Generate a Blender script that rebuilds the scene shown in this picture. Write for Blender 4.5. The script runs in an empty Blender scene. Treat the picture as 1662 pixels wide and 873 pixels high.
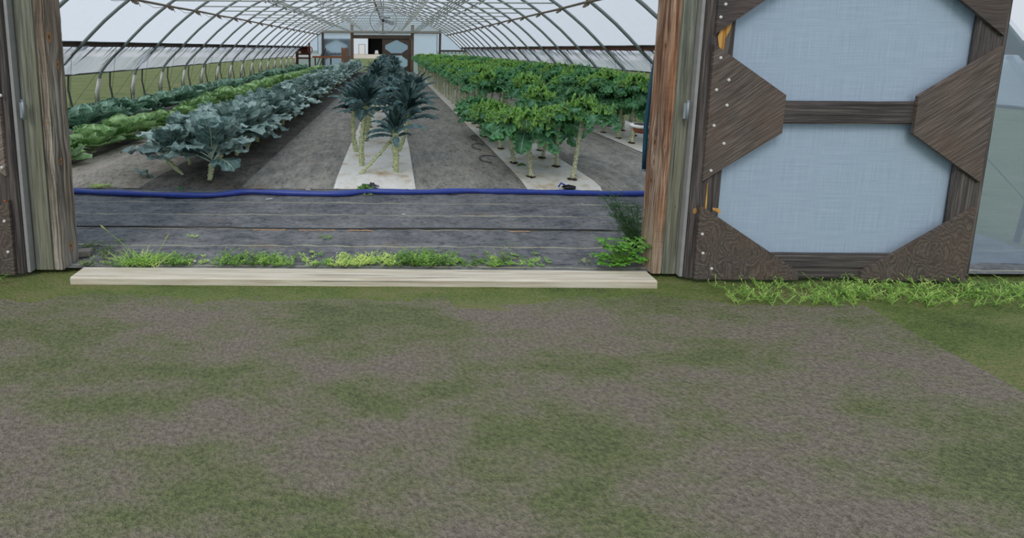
import bpy, math, random
import numpy as np
from mathutils import Vector, Matrix

# ------------------------------------------------------------------ camera, sky, sun, exposure
SC = bpy.context.scene
COL = SC.collection
H = 1.35                                     # eye height
F, PX, PY = 780.0, 635.0, 175.0              # focal length and optical axis in pixels of the 1662x873 frame
YAW, PITCH, ROLL = math.radians(-.049), math.radians(7.0886), math.radians(.4)
cd = bpy.data.cameras.new('camera'); cam = bpy.data.objects.new('camera', cd); COL.objects.link(cam)
cd.sensor_fit = 'HORIZONTAL'; cd.sensor_width = 36; cd.lens = 36 * F / 1662
cd.shift_x = (831 - PX) / 1662; cd.shift_y = (PY - 436.5) / 1662
cd.clip_end = 500; cd.clip_start = .05
CM = Matrix.Rotation(YAW, 3, 'Z') @ Matrix.Rotation(math.pi / 2 - PITCH, 3, 'X') @ Matrix.Rotation(ROLL, 3, 'Z')
cam.location = (0, 0, H); cam.rotation_euler = CM.to_euler()
SC.camera = cam
world = bpy.data.worlds.new('world'); SC.world = world; world.use_nodes = True
wn = world.node_tree.nodes; wl = world.node_tree.links
bg = wn['Background']
tc = wn.new('ShaderNodeTexCoord'); sx = wn.new('ShaderNodeSeparateXYZ'); rmp = wn.new('ShaderNodeValToRGB')
wl.new(tc.outputs['Generated'], sx.inputs[0]); wl.new(sx.outputs['Z'], rmp.inputs[0])
rmp.color_ramp.elements[0].color = (.84, .89, .96, 1); rmp.color_ramp.elements[0].position = 0
rmp.color_ramp.elements[1].color = (.70, .79, .93, 1); rmp.color_ramp.elements[1].position = .8
wl.new(rmp.outputs[0], bg.inputs[0]); bg.inputs[1].default_value = .80
sl = bpy.data.lights.new('sun', 'SUN'); so = bpy.data.objects.new('sun', sl); COL.objects.link(so)
sl.energy = 1.25; sl.angle = math.radians(25); sl.color = (1, .97, .92)
so.rotation_euler = (math.radians(38), math.radians(-22), 0); so.location = (0, 0, 12)
SC.view_settings.view_transform = 'Standard'; SC.view_settings.look = 'None'
SC.view_settings.gamma = 1; SC.view_settings.exposure = 0.0; SC.view_settings.use_curve_mapping = False
SC.cycles.max_bounces = 6; SC.cycles.transparent_max_bounces = 10; SC.cycles.caustics_reflective = False
SC.cycles.diffuse_bounces = 3; SC.cycles.use_denoising = True

R = random.Random(7)
NR = np.random.RandomState(5)

def ray(x, y): return CM @ Vector(((x - PX) / F, -(y - PY) / F, -1))
def G(x, y, z=0.):                             # point on the level z seen at a pixel of the photograph
    d = ray(x, y); t = (z - H) / d.z; return Vector((d.x * t, d.y * t, z))
def AY(x, y, Y):                               # point on the wall plane Y seen at a pixel
    d = ray(x, y); t = Y / d.y; return Vector((d.x * t, Y, H + d.z * t))

# ------------------------------------------------------------------ helpers
def tag(o, label=None, cat=None, group=None, kind=None):
    if label: o['label'] = label
    if cat: o['category'] = cat
    if group: o['group'] = group
    if kind: o['kind'] = kind
    return o
def empty(name, loc=(0, 0, 0), rz=0., parent=None):
    o = bpy.data.objects.new(name, None); COL.objects.link(o); o.location = loc; o.rotation_euler = (0, 0, rz)
    o.empty_display_size = .1
    if parent: o.parent = parent
    return o
def link(name, me, parent=None, loc=None, rot=None, scale=None):
    o = bpy.data.objects.new(name, me); COL.objects.link(o)
    if parent: o.parent = parent
    if loc is not None: o.location = loc
    if rot is not None: o.rotation_euler = rot
    if scale is not None: o.scale = (scale,) * 3 if isinstance(scale, (int, float)) else scale
    return o
class MB:
    def __init__(s): s.v = []; s.f = []; s.uv = []; s.n = 0
    def add(s, v, f, uv=None):
        v = np.asarray(v, float).reshape(-1, 3)
        s.v.append(v); s.f += [tuple(i + s.n for i in q) for q in f]
        s.uv.append(np.asarray(uv, float) if uv is not None else np.zeros((len(v), 2)))
        s.n += len(v)
    def box(s, x0, x1, y0, y1, z0, z1, M=None):
        v = np.array([(x, y, z) for x in (x0, x1) for y in (y0, y1) for z in (z0, z1)], float)
        if M is not None: v = np.array([M @ Vector(p) for p in v])
        s.add(v, [(0, 1, 3, 2), (4, 6, 7, 5), (0, 4, 5, 1), (2, 3, 7, 6), (0, 2, 6, 4), (1, 5, 7, 3)])
    def tube(s, pts, r, n=8, cap=True, flat=1.):
        P = [Vector(p) for p in pts]; m = len(P)
        rr = r if hasattr(r, '__len__') else [r] * m
        T = [(P[min(i + 1, m - 1)] - P[max(i - 1, 0)]).normalized() for i in range(m)]
        a = Vector((0, 0, 1)) if abs(T[0].z) < .9 else Vector((1, 0, 0))
        U = T[0].cross(a).normalized(); v = []; uv = []
        for i in range(m):
            U = (U - T[i] * U.dot(T[i])).normalized(); Wv = T[i].cross(U)
            for k in range(n):
                an = 2 * math.pi * k / n
                v.append(P[i] + U * (math.cos(an) * rr[i]) + Wv * (math.sin(an) * rr[i] * flat)); uv.append((k / n, i / max(1, m - 1)))
        f = [(i * n + k, i * n + (k + 1) % n, (i + 1) * n + (k + 1) % n, (i + 1) * n + k) for i in range(m - 1) for k in range(n)]
        if cap: f += [tuple(range(n))[::-1], tuple(range((m - 1) * n, m * n))]
        s.add([tuple(p) for p in v], f, uv)
    def poly(s, pts, y0, y1):                  # outline (x,z) given a thickness along y
        n = len(pts)
        v = [(x, y0, z) for x, z in pts] + [(x, y1, z) for x, z in pts]
        f = [tuple(range(n)), tuple(range(2 * n - 1, n - 1, -1))] + [(i, n + i, n + (i + 1) % n, (i + 1) % n) for i in range(n)]
        s.add(v, f, [(p[0], p[2]) for p in v])
    def blob(s, c, rx, ry, rz, nu=10, nv=6, jit=0.):
        v = []; f = []
        for j in range(nv + 1):
            for i in range(nu):
                a = 2 * math.pi * i / nu; b = math.pi * j / nv; k = 1 + jit * (R.random() - .5)
                v.append((c[0] + rx * k * math.sin(b) * math.cos(a), c[1] + ry * k * math.sin(b) * math.sin(a), c[2] + rz * k * math.cos(b)))
        for j in range(nv):
            for i in range(nu): f.append((j * nu + i, (j + 1) * nu + i, (j + 1) * nu + (i + 1) % nu, j * nu + (i + 1) % nu))
        s.add(v, f)
    def mesh(s, name, mat, smooth=False):
        me = bpy.data.meshes.new(name); V = np.concatenate(s.v); me.from_pydata(V.tolist(), [], s.f)
        UV = np.concatenate(s.uv); ly = me.uv_layers.new(name='UVMap')
        li = np.empty(len(me.loops), int); me.loops.foreach_get('vertex_index', li)
        ly.data.foreach_set('uv', UV[li].ravel())
        if smooth: me.polygons.foreach_set('use_smooth', [True] * len(me.polygons))
        me.materials.append(mat); me.update(); return me
    def build(s, name, mat, parent=None, smooth=False, loc=None, rot=None):
        return link(name, s.mesh(name, mat, smooth), parent, loc, rot)
def grid(nx, ny, fn):
    v = [fn(i / nx, j / ny) for j in range(ny + 1) for i in range(nx + 1)]
    f = [(j * (nx + 1) + i, j * (nx + 1) + i + 1, (j + 1) * (nx + 1) + i + 1, (j + 1) * (nx + 1) + i) for j in range(ny) for i in range(nx)]
    uv = [(i / nx, j / ny) for j in range(ny + 1) for i in range(nx + 1)]
    return v, f, uv

# ------------------------------------------------------------------ materials
def srgb(r, g, b):
    return tuple(((c / 255) / 12.92 if c / 255 <= .04045 else ((c / 255 + .055) / 1.055) ** 2.4) for c in (r, g, b)) + (1,)
def gain(c, k):
    return tuple(min(.92, x * k) for x in srgb(*c)[:3]) + (1,)
class NT:
    def __init__(s, name):
        s.m = bpy.data.materials.new(name); s.m.use_nodes = True; s.t = s.m.node_tree; s.n = s.t.nodes; s.b = s.n['Principled BSDF']
        s.out = s.n['Material Output']; s.b.inputs['Roughness'].default_value = .8
    def node(s, t, **k):
        n = s.n.new(t)
        for a, b in k.items(): setattr(n, a, b)
        return n
    def l(s, a, b): s.t.links.new(a, b)
    def setin(s, n, i, v):
        if hasattr(v, 'is_linked') or isinstance(v, bpy.types.NodeSocket): s.l(v, n.inputs[i])
        else: n.inputs[i].default_value = v
    def math(s, op, a, b=0., c=0.):
        n = s.node('ShaderNodeMath', operation=op); s.setin(n, 0, a); s.setin(n, 1, b)
        if op in ('MULTIPLY_ADD', 'SMOOTH_MIN', 'COMPARE'): s.setin(n, 2, c)
        return n.outputs[0]
    def mix(s, f, a, b):
        n = s.node('ShaderNodeMix', data_type='RGBA'); s.setin(n, 0, f); s.setin(n, 6, a); s.setin(n, 7, b); return n.outputs[2]
    def ramp(s, f, *st, interp='LINEAR'):
        n = s.node('ShaderNodeValToRGB'); s.setin(n, 0, f); e = n.color_ramp.elements; n.color_ramp.interpolation = interp
        e[0].position, e[0].color = st[0][0], c4(st[0][1]); e[1].position, e[1].color = st[-1][0], c4(st[-1][1])
        for p, c in st[1:-1]: q = e.new(p); q.color = c4(c)
        return n.outputs[0]
    def coord(s, k='Object'): return s.node('ShaderNodeTexCoord').outputs[k]
    def mapping(s, v, scale=(1, 1, 1), rot=(0, 0, 0), loc=(0, 0, 0)):
        n = s.node('ShaderNodeMapping'); s.l(v, n.inputs[0]); n.inputs[1].default_value = loc; n.inputs[2].default_value = rot; n.inputs[3].default_value = scale
        return n.outputs[0]
    def noise(s, v, scale, detail=4, rough=.55, dist=0.):
        n = s.node('ShaderNodeTexNoise'); s.l(v, n.inputs['Vector']); n.inputs['Scale'].default_value = scale
        n.inputs['Detail'].default_value = detail; n.inputs['Roughness'].default_value = rough; n.inputs['Distortion'].default_value = dist
        return n.outputs[0]
    def bump(s, h, k, d=.01):
        n = s.node('ShaderNodeBump'); s.l(h, n.inputs['Height']); n.inputs['Strength'].default_value = k; n.inputs['Distance'].default_value = d
        s.l(n.outputs[0], s.b.inputs['Normal']); return n.outputs[0]
    def col(s, c): s.setin(s.b, 'Base Color', c)
def c4(c):
    if isinstance(c, (int, float)): return (c, c, c, 1)
    return c if len(c) == 4 else tuple(c) + (1,)
def plain(name, c, rough=.7, metal=0., var=.15, scale=30):
    t = NT(name); n = t.noise(t.coord(), scale); k = 1 - var
    t.col(t.mix(n, tuple(x * k for x in c[:3]) + (1,), tuple(min(1, x * (1 + var)) for x in c[:3]) + (1,)))
    t.b.inputs['Roughness'].default_value = rough; t.b.inputs['Metallic'].default_value = metal; return t.m

def wood_mat(name, dark, mid, light, fr=60, knotc=(200, 130, 60), contrast=.5, warm=None, rough=.85, bottom=None):
    """Weathered timber: UV u runs across the grain in metres (already bent round the knots), v along it."""
    t = NT(name); uv = t.coord('UV')
    n1 = t.noise(t.mapping(uv, (fr, 1.6, 1)), 1, 5, .6, .3)
    n2 = t.noise(t.mapping(uv, (fr * 4, 5, 1)), 1, 4, .6)
    n3 = t.noise(t.mapping(uv, (9, .9, 1), loc=(3, 1, 0)), 1, 3, .5)
    g = t.math('ADD', t.math('MULTIPLY', n1, .65), t.math('MULTIPLY', n2, .35))
    c = t.ramp(g, (.5 - .5 * contrast * .5, srgb(*dark)), (.5, srgb(*mid)), (.5 + .5 * contrast * .5, srgb(*light)))
    if warm: c = t.mix(t.ramp(n3, (.38, 0.), (.62, 1.)), c, t.ramp(g, (.41, srgb(*warm[0])), (.59, srgb(*warm[1]))))
    if bottom:
        z = t.node('ShaderNodeSeparateXYZ'); t.l(t.coord(), z.inputs[0])
        bl = t.ramp(t.math('ADD', z.outputs[2], t.math('MULTIPLY', n1, .3)), (.22, 1.), (.55, 0.))
        c = t.mix(t.math('MULTIPLY', bl, .8), c, t.ramp(g, (.36, srgb(*bottom[0])), (.62, srgb(*bottom[1]))))
    crack = t.ramp(t.noise(t.mapping(uv, (fr * 1.3, .7, 1), loc=(7, 2, 0)), 1, 2, .5), (.315, 0.), (.345, 1.))
    c = t.mix(t.math('MULTIPLY', t.math('SUBTRACT', 1., crack), .8), c, srgb(28, 24, 22))
    at = t.node('ShaderNodeAttribute', attribute_name='knot')
    c = t.mix(t.ramp(at.outputs['Fac'], (.05, 0.), (.5, .55), (.8, .8), (.95, .9)), c,
              t.ramp(at.outputs['Fac'], (.1, srgb(84, 56, 38)), (.4, srgb(*knotc)), (.8, srgb(*knotc)), (.97, srgb(84, 54, 34))))
    t.col(c); t.b.inputs['Roughness'].default_value = rough
    t.bump(t.math('MULTIPLY', g, crack), .6, .006); return t.m

def timber(name, mat, L, w, d, knots=(), parent=None, loc=(0, 0, 0), rot=(0, 0, 0), nz=160, nx=14, ny=8, rnd=.008, seed=0, edge=.003):
    """A board or post: length along z, width x, thickness y; its grain bends round the knots (perimeter coord, height, radius)."""
    rs = np.random.RandomState(seed + 11)
    per = []
    for k in range(nx): per.append((-w / 2 + w * k / nx, -d / 2, 0))
    for k in range(ny): per.append((w / 2, -d / 2 + d * k / ny, 1))
    for k in range(nx): per.append((w / 2 - w * k / nx, d / 2, 2))
    for k in range(ny): per.append((-w / 2, d / 2 - d * k / ny, 3))
    per = np.array([(a, b) for a, b, c in per]); m = len(per)
    for q, (a, b) in enumerate(per):           # rounded arrises
        if abs(abs(a) - w / 2) < 1e-6 and abs(abs(b) - d / 2) < 1e-6: per[q] = (a - math.copysign(rnd * .6, a), b - math.copysign(rnd * .6, b))
    seg = np.roll(per, -1, 0) - per; pl = np.concatenate([[0], np.cumsum(np.hypot(seg[:, 0], seg[:, 1]))])
    v = []; uv = []; kn = []; wob = np.convolve(rs.randn(nz + 9), np.ones(9) / 9, 'valid') * edge
    nick = rs.randn(m + 1, 1) * edge * .3
    for j in range(nz + 1):
        z = L * j / nz
        for i in range(m + 1):
            a, b = per[i % m]; p = pl[i]; g = p; kk = 0.
            for (kp, kz, kr) in knots:
                dp = p - kp; dz = z - kz
                g -= math.copysign(1, dp) * kr * 1.3 * math.exp(-(dz / (3.2 * kr)) ** 2) * math.exp(-abs(dp) / (2.2 * kr)) * (1 - math.exp(-abs(dp) * 40 / kr * .02))
                q = math.hypot(dp, dz * .6) / (kr * .62)
                if q < 1.3: kk = max(kk, 1.3 - q if q > .3 else 1.)
            s = 1 + wob[j] / w * .9
            v.append((a * s, b * s, z)); uv.append((g + seed * 3.17, z + seed)); kn.append(min(1, kk))
    M1 = m + 1
    f = [(j * M1 + i, j * M1 + i + 1, (j + 1) * M1 + i + 1, (j + 1) * M1 + i) for j in range(nz) for i in range(m)]
    f += [tuple(range(m))[::-1], tuple(nz * M1 + i for i in range(m))]
    mb = MB(); mb.add(v, f, uv); me = mb.mesh(name, mat, False)
    at = me.attributes.new('knot', 'FLOAT', 'POINT'); at.data.foreach_set('value', kn)
    return link(name, me, parent, loc, rot)

def film_mat(name, tint, trans=.42, rough_lines=True):
    t = NT(name); t.n.remove(t.b)
    uv = t.coord(); n = t.noise(t.mapping(uv, (.6, 3, 3)), 1.5, 4)
    c = t.mix(n, tuple(x * .93 for x in tint) + (1,), tuple(tint) + (1,))
    tr = t.node('ShaderNodeBsdfTransparent'); tl = t.node('ShaderNodeBsdfTranslucent'); df = t.node('ShaderNodeBsdfDiffuse')
    t.l(c, tl.inputs[0]); t.l(c, df.inputs[0]); tr.inputs[0].default_value = c4(tint)
    a = t.node('ShaderNodeMixShader'); a.inputs[0].default_value = .12; t.l(tl.outputs[0], a.inputs[1]); t.l(df.outputs[0], a.inputs[2])
    b = t.node('ShaderNodeMixShader'); b.inputs[0].default_value = trans; t.l(a.outputs[0], b.inputs[1]); t.l(tr.outputs[0], b.inputs[2])
    bp = t.node('ShaderNodeBump'); bp.inputs['Strength'].default_value = .3; bp.inputs['Distance'].default_value = .02
    t.l(t.noise(t.mapping(uv, (.5, 8, 8)), 2, 3), bp.inputs['Height']); t.l(bp.outputs[0], tl.inputs['Normal']); t.l(bp.outputs[0], df.inputs['Normal'])
    t.l(b.outputs[0], t.out.inputs[0]); return t.m

LG = 2.3
def leaf_mat(name, dark, mid, light, vein, nv=7, vw=.035, trans=.25, bl=60, blk=.4, rough=.5, slant=.9, midw=.022, edge=None):
    t = NT(name); uv = t.coord('UV'); s = t.node('ShaderNodeSeparateXYZ'); t.l(uv, s.inputs[0])
    au = t.math('ABSOLUTE', t.math('SUBTRACT', s.outputs[0], .5))
    ph = t.math('FRACT', t.math('MULTIPLY', t.math('SUBTRACT', s.outputs[1], t.math('MULTIPLY', au, slant)), nv))
    dv = t.math('ABSOLUTE', t.math('SUBTRACT', ph, .5))
    side = t.math('MULTIPLY', t.math('LESS_THAN', dv, vw * 1.6), t.math('LESS_THAN', au, .4))
    mid_ = t.math('LESS_THAN', au, midw)
    ob = t.coord(); n = t.noise(ob, 14, 4); oi = t.node('ShaderNodeObjectInfo')
    f = t.math('ADD', n, t.math('MULTIPLY', t.math('SUBTRACT', oi.outputs['Random'], .5), .35))
    c = t.ramp(f, (.28, gain(dark, LG)), (.5, gain(mid, LG)), (.74, gain(light, LG)))
    if edge: c = t.mix(t.ramp(t.math('ADD', au, t.math('MULTIPLY', n, .12)), (.34 if nv > 5 else .47, 0.), (.53, .8)), c, gain(edge, LG))
    c = t.mix(t.math('MULTIPLY', side, .5), c, gain(vein, 1.3)); c = t.mix(t.math('MULTIPLY', mid_, .9), c, gain(vein, 1.5))
    t.col(c); t.b.inputs['Roughness'].default_value = rough
    n2 = t.noise(ob, bl, 3); bp = t.bump(t.math('SUBTRACT', n2, t.math('MULTIPLY', side, .25)), blk, .012)
    tl = t.node('ShaderNodeBsdfTranslucent'); t.l(c, tl.inputs[0]); t.l(bp, tl.inputs['Normal'])
    mx = t.node('ShaderNodeMixShader'); mx.inputs[0].default_value = trans
    t.l(t.b.outputs[0], mx.inputs[1]); t.l(tl.outputs[0], mx.inputs[2]); t.l(mx.outputs[0], t.out.inputs[0]); return t.m

def stem_mat(name, a, b, c, sc=70):
    t = NT(name); ob = t.coord(); vo = t.node('ShaderNodeTexVoronoi'); t.l(t.mapping(ob, (1, 1, .8)), vo.inputs['Vector']); vo.inputs['Scale'].default_value = sc
    k = t.ramp(vo.outputs['Distance'], (.15, gain(a, 1.35)), (.45, gain(b, 1.35)), (.75, gain(c, 1.35)))
    t.col(t.mix(t.math('MULTIPLY', t.noise(ob, 9), .35), k, srgb(*b))); t.bump(vo.outputs['Distance'], .5, .006); t.b.inputs['Roughness'].default_value = .7
    return t.m

FG = 1.85
def fabric_mat(name, base, dusty, line_axis=None, line_off=0., dirt=.5, patch=(150, 115, 90), pitch=.305, streak=(1, 1, 1), linec=(196, 190, 150), lk=.6):
    t = NT(name); ob = t.coord(); big = t.noise(t.mapping(ob, streak), 1.6, 6, .62); fine = t.noise(t.mapping(ob, streak), 26, 4, .7); mid_ = t.noise(t.mapping(ob, streak, loc=(4, 7, 0)), 6, 5, .65)
    c = t.mix(t.ramp(big, (.38, 0.), (.68, dirt)), gain(base, FG), gain(dusty, FG))
    c = t.mix(t.ramp(t.math('ADD', t.math('MULTIPLY', mid_, .6), t.math('MULTIPLY', fine, .4)), (.40, 0.), (.64, .55)), c, gain([min(255, q + 28) for q in dusty], FG))
    c = t.mix(t.ramp(fine, (.34, .45), (.46, 0.)), c, srgb(*[q * .6 for q in base]))
    c = t.mix(t.ramp(t.noise(t.mapping(ob, (1, 1.6, 1), loc=(9, 3, 0)), 1.9, 4), (.63, 0.), (.72, .45)), c, srgb(*patch))
    c = t.mix(t.ramp(t.noise(t.mapping(ob, streak, loc=(1, 5, 0)), 38, 2), (.71, 0.), (.74, .7)), c, srgb(175, 172, 165))
    if line_axis is not None:
        s = t.node('ShaderNodeSeparateXYZ'); t.l(ob, s.inputs[0]); k = s.outputs[line_axis]
        k = t.math('ADD', k, t.math('MULTIPLY', t.math('SUBTRACT', t.noise(ob, .8, 1), .5), .015))
        fr = t.math('FRACT', t.math('DIVIDE', t.math('SUBTRACT', k, line_off), pitch))
        ln = t.math('LESS_THAN', t.math('ABSOLUTE', t.math('SUBTRACT', fr, .5)), .018 if line_axis == 1 else .012)
        ln = t.math('MULTIPLY', ln, t.ramp(t.noise(t.mapping(ob, (1, 1, 1)), 3, 3), (.3, .35), (.6, 1.)))
        c = t.mix(t.math('MULTIPLY', ln, lk), c, srgb(*linec))
    t.col(c); t.bump(t.math('ADD', fine, t.math('MULTIPLY', mid_, 2)), .5, .008); t.b.inputs['Roughness'].default_value = .85
    return t.m

# ------------------------------------------------------------------ greenhouse frame
XC = -.48                                     # centre line of the house
Y0, YB, BAY = 2.68, 27.18, 1.225; YE = 2.96
PROF = [(4.92, 0), (4.92, .3), (4.92, .48), (4.87, .72), (4.81, .90), (4.62, 1.12), (4.36, 1.37), (3.98, 1.74), (3.52, 2.11), (3.1, 2.38), (2.75, 2.56), (2.3, 2.77),
        (1.87, 2.94), (1.4, 3.12), (.95, 3.26), (.5, 3.38), (0, 3.45)]
def prof(xc):
    P = PROF[::-1]; a = abs(xc)
    for (x0, z0), (x1, z1) in zip(P, P[1:]):
        if x0 <= a <= x1: return z0 + (z1 - z0) * (a - x0) / max(1e-6, x1 - x0)
    return 0
M_film = film_mat('roof_film', (.90, .94, .975), .42)
M_endfilm = film_mat('end_wall_film', (.77, .89, .98), .45)
M_curt = film_mat('curtain_film', (.80, .83, .89), .36)
M_galv = plain('galvanised_steel', srgb(140, 146, 142), .5, .25, .25, 14)
M_galvl = plain('pale_galvanised_steel', srgb(190, 190, 180), .5, .15, .15, 20)
M_dark = plain('dark_grey_steel', srgb(72, 76, 74), .6, .2)
M_rust = plain('rusty_clamp', srgb(138, 124, 108), .9, .1, .35, 60)
M_hip = plain('dark_stained_board', srgb(66, 50, 42), .85, 0, .5, 9)
M_hip2 = plain('brown_board', srgb(98, 58, 42), .85, 0, .4, 9)
M_white = plain('white_paint', srgb(225, 225, 222), .6, 0, .05)
M_black = plain('black_plastic', srgb(28, 28, 30), .5, 0, .3)

ridge = []
half = [(x, z) for x, z in PROF[6:]]
prf = [(XC - x, z) for x, z in half] + [(XC + x, z) for x, z in half[::-1][1:]]
mb = MB(); ny = 80
v = []; f = []; m = len(prf)
for j in range(ny + 1):
    y = YE + (YB - YE) * j / ny; sag = .02 * abs(math.sin(math.pi * (y - Y0) / BAY))
    for i, (x, z) in enumerate(prf): v.append((x + .035 * (1 if x > XC else -1) * (abs(x - XC) / 4.36), y, z + .04 - sag * .6))
f = [(j * m + i, j * m + i + 1, (j + 1) * m + i + 1, (j + 1) * m + i) for j in range(ny) for i in range(m - 1)]
mb.add(v, f); ceiling = mb.build('ceiling', M_film, smooth=True)
tag(ceiling, 'arched translucent plastic film roof on steel hoops', 'roof', kind='structure')
NH = 21
hp = [(XC - x, z) for x, z in PROF] + [(XC + x, z) for x, z in PROF[::-1][1:]]
def smoothp(p, k=3):
    q = []
    for i in range(len(p) - 1):
        p0, p1, p2, p3 = p[max(0, i - 1)], p[i], p[i + 1], p[min(len(p) - 1, i + 2)]
        for t in range(k):
            s = t / k
            q.append(tuple(.5 * ((2 * b) + (c - a) * s + (2 * a - 5 * b + 4 * c - d) * s * s + (3 * b - a - 3 * c + d) * s ** 3) for a, b, c, d in zip(p0, p1, p2, p3)))
    q.append(p[-1]); return q
hmesh = MB(); hmesh.tube([(x, 0, z) for x, z in smoothp(hp, 2)], .027, 8); hme = hmesh.mesh('hoop', M_galv, True)
tieZ = 2.17
tmesh = MB(); txe = 3.47
tmesh.tube([(XC - txe, 0, tieZ), (XC, 0, tieZ), (XC + txe, 0, tieZ)], .0135, 6); tme = tmesh.mesh('cross_tie', M_galvl, True)
sm = {}
for sgn in (-1, 1):
    for k, (a, b) in enumerate([(.95, 1.75), (.95, .12)]):
        q = MB(); q.tube([(XC + sgn * a, .03, tieZ), (XC + sgn * b, .03, prof(b) - .02)], .008, 5); sm[sgn, k] = q.mesh('strut', M_galvl, True)
cb = MB(); cb.box(-.03, .03, -.035, .035, -.05, .04); cb.box(-.012, .012, -.05, .05, -.09, .0); cme = cb.mesh('clamp', M_rust)
for n in range(NH):
    y = max(YE + .02, Y0 + n * BAY)
    link('hoop', hme, ceiling, (0, y, 0))
    if n in (0, NH - 1): continue
    link('cross_tie', tme, ceiling, (0, y, 0))
    for k in sm: link('strut', sm[k], ceiling, (0, y, 0))
    for s in (-1, 1):
        link('clamp', cme, ceiling, (XC + s * 3.52, y, 2.07), (0, s * .7, 0))
        if n < 12: link('clamp', cme, ceiling, (XC + s * 2.75, y, 2.53), (0, s * .4, 0), .8)
def longpipe(x, z, r, mat, name='purlin', wob=0.):
    q = MB(); P = []
    for i in range(21): P.append((x + wob * R.uniform(-1, 1), YE + (YB - YE) * i / 20, z + wob * R.uniform(-1, 1)))
    q.tube(P, r, 6); return q.build(name, mat, ceiling, True)
for s in (-1, 1):
    longpipe(XC + s * 3.50, 2.07, .021, M_rust, wob=.006)
    longpipe(XC + s * 2.73, 2.52, .014, M_galv)
    longpipe(XC + s * .95, 3.21, .010, M_galvl)
longpipe(XC, 3.41, .02, M_galv)
for k in range(5): longpipe(XC + 1.56 + k * .07, tieZ + .03, .011, M_galvl, 'conduit', .004)
for k in range(3): longpipe(XC - 1.75 + k * .08, tieZ + .03, .011, M_galvl, 'conduit', .004)
# pipe hung along the ridge line with clamps
q = longpipe(XC + .0, 2.62, .018, M_rust, 'gas_pipe', .01)
for n in range(2, NH - 1):
    h = MB(); h.tube([(XC, Y0 + n * BAY, 2.6), (XC, Y0 + n * BAY, 3.43)], .006, 4); h.box(XC - .03, XC + .03, Y0 + n * BAY - .04, Y0 + n * BAY + .04, 2.58, 2.66)
    h.build('pipe_hanger', M_rust, ceiling)
# loose twine hanging on the left purlin
tw = MB()
for n in range(3, 9):
    y = Y0 + n * BAY; P = [(XC - 3.5 + .03 * math.sin(k), y + .25 + k * .1, 2.07 - .05 * math.sin(k / 8 * math.pi) - .02) for k in range(9)]; tw.tube(P, .004, 4)
    tw.tube([(XC - 3.5, y + .1, 2.06), (XC - 3.47, y + .12, 1.97)], .005, 4)
tw.build('twine', M_rust, ceiling)

# side walls: hip board, roll-up curtain, ground posts
ZB = {-1: .865, 1: .965}
def curtain(side):
    nx, nz = 300, 8; rs = np.random.RandomState(3 if side < 0 else 4)
    fold = np.convolve(rs.randn(nx + 25), np.hanning(6), 'same')[:nx + 1]; fold2 = np.convolve(rs.randn(nx + 80), np.hanning(5), 'same')
    v = []
    for j in range(nz + 1):
        t = j / nz
        for i in range(nx + 1):
            y = YE + (YB - YE) * i / nx; z = 1.35 - (1.35 - ZB[side]) * t
            x = 4.40 + (4.86 - 4.40) * t ** .9
            ii = min(nx, max(0, int(i + t * 3.)))
            amp = .06 * (1 - .6 * t) + .006
            v.append((XC + side * (x + .03 + amp * fold[ii] * .6), y, z + .006 * math.sin(y * 2.1)))
    f = [(j * (nx + 1) + i, j * (nx + 1) + i + 1, (j + 1) * (nx + 1) + i + 1, (j + 1) * (nx + 1) + i) for j in range(nz) for i in range(nx)]
    q = MB(); q.add(v, f); return q
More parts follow.
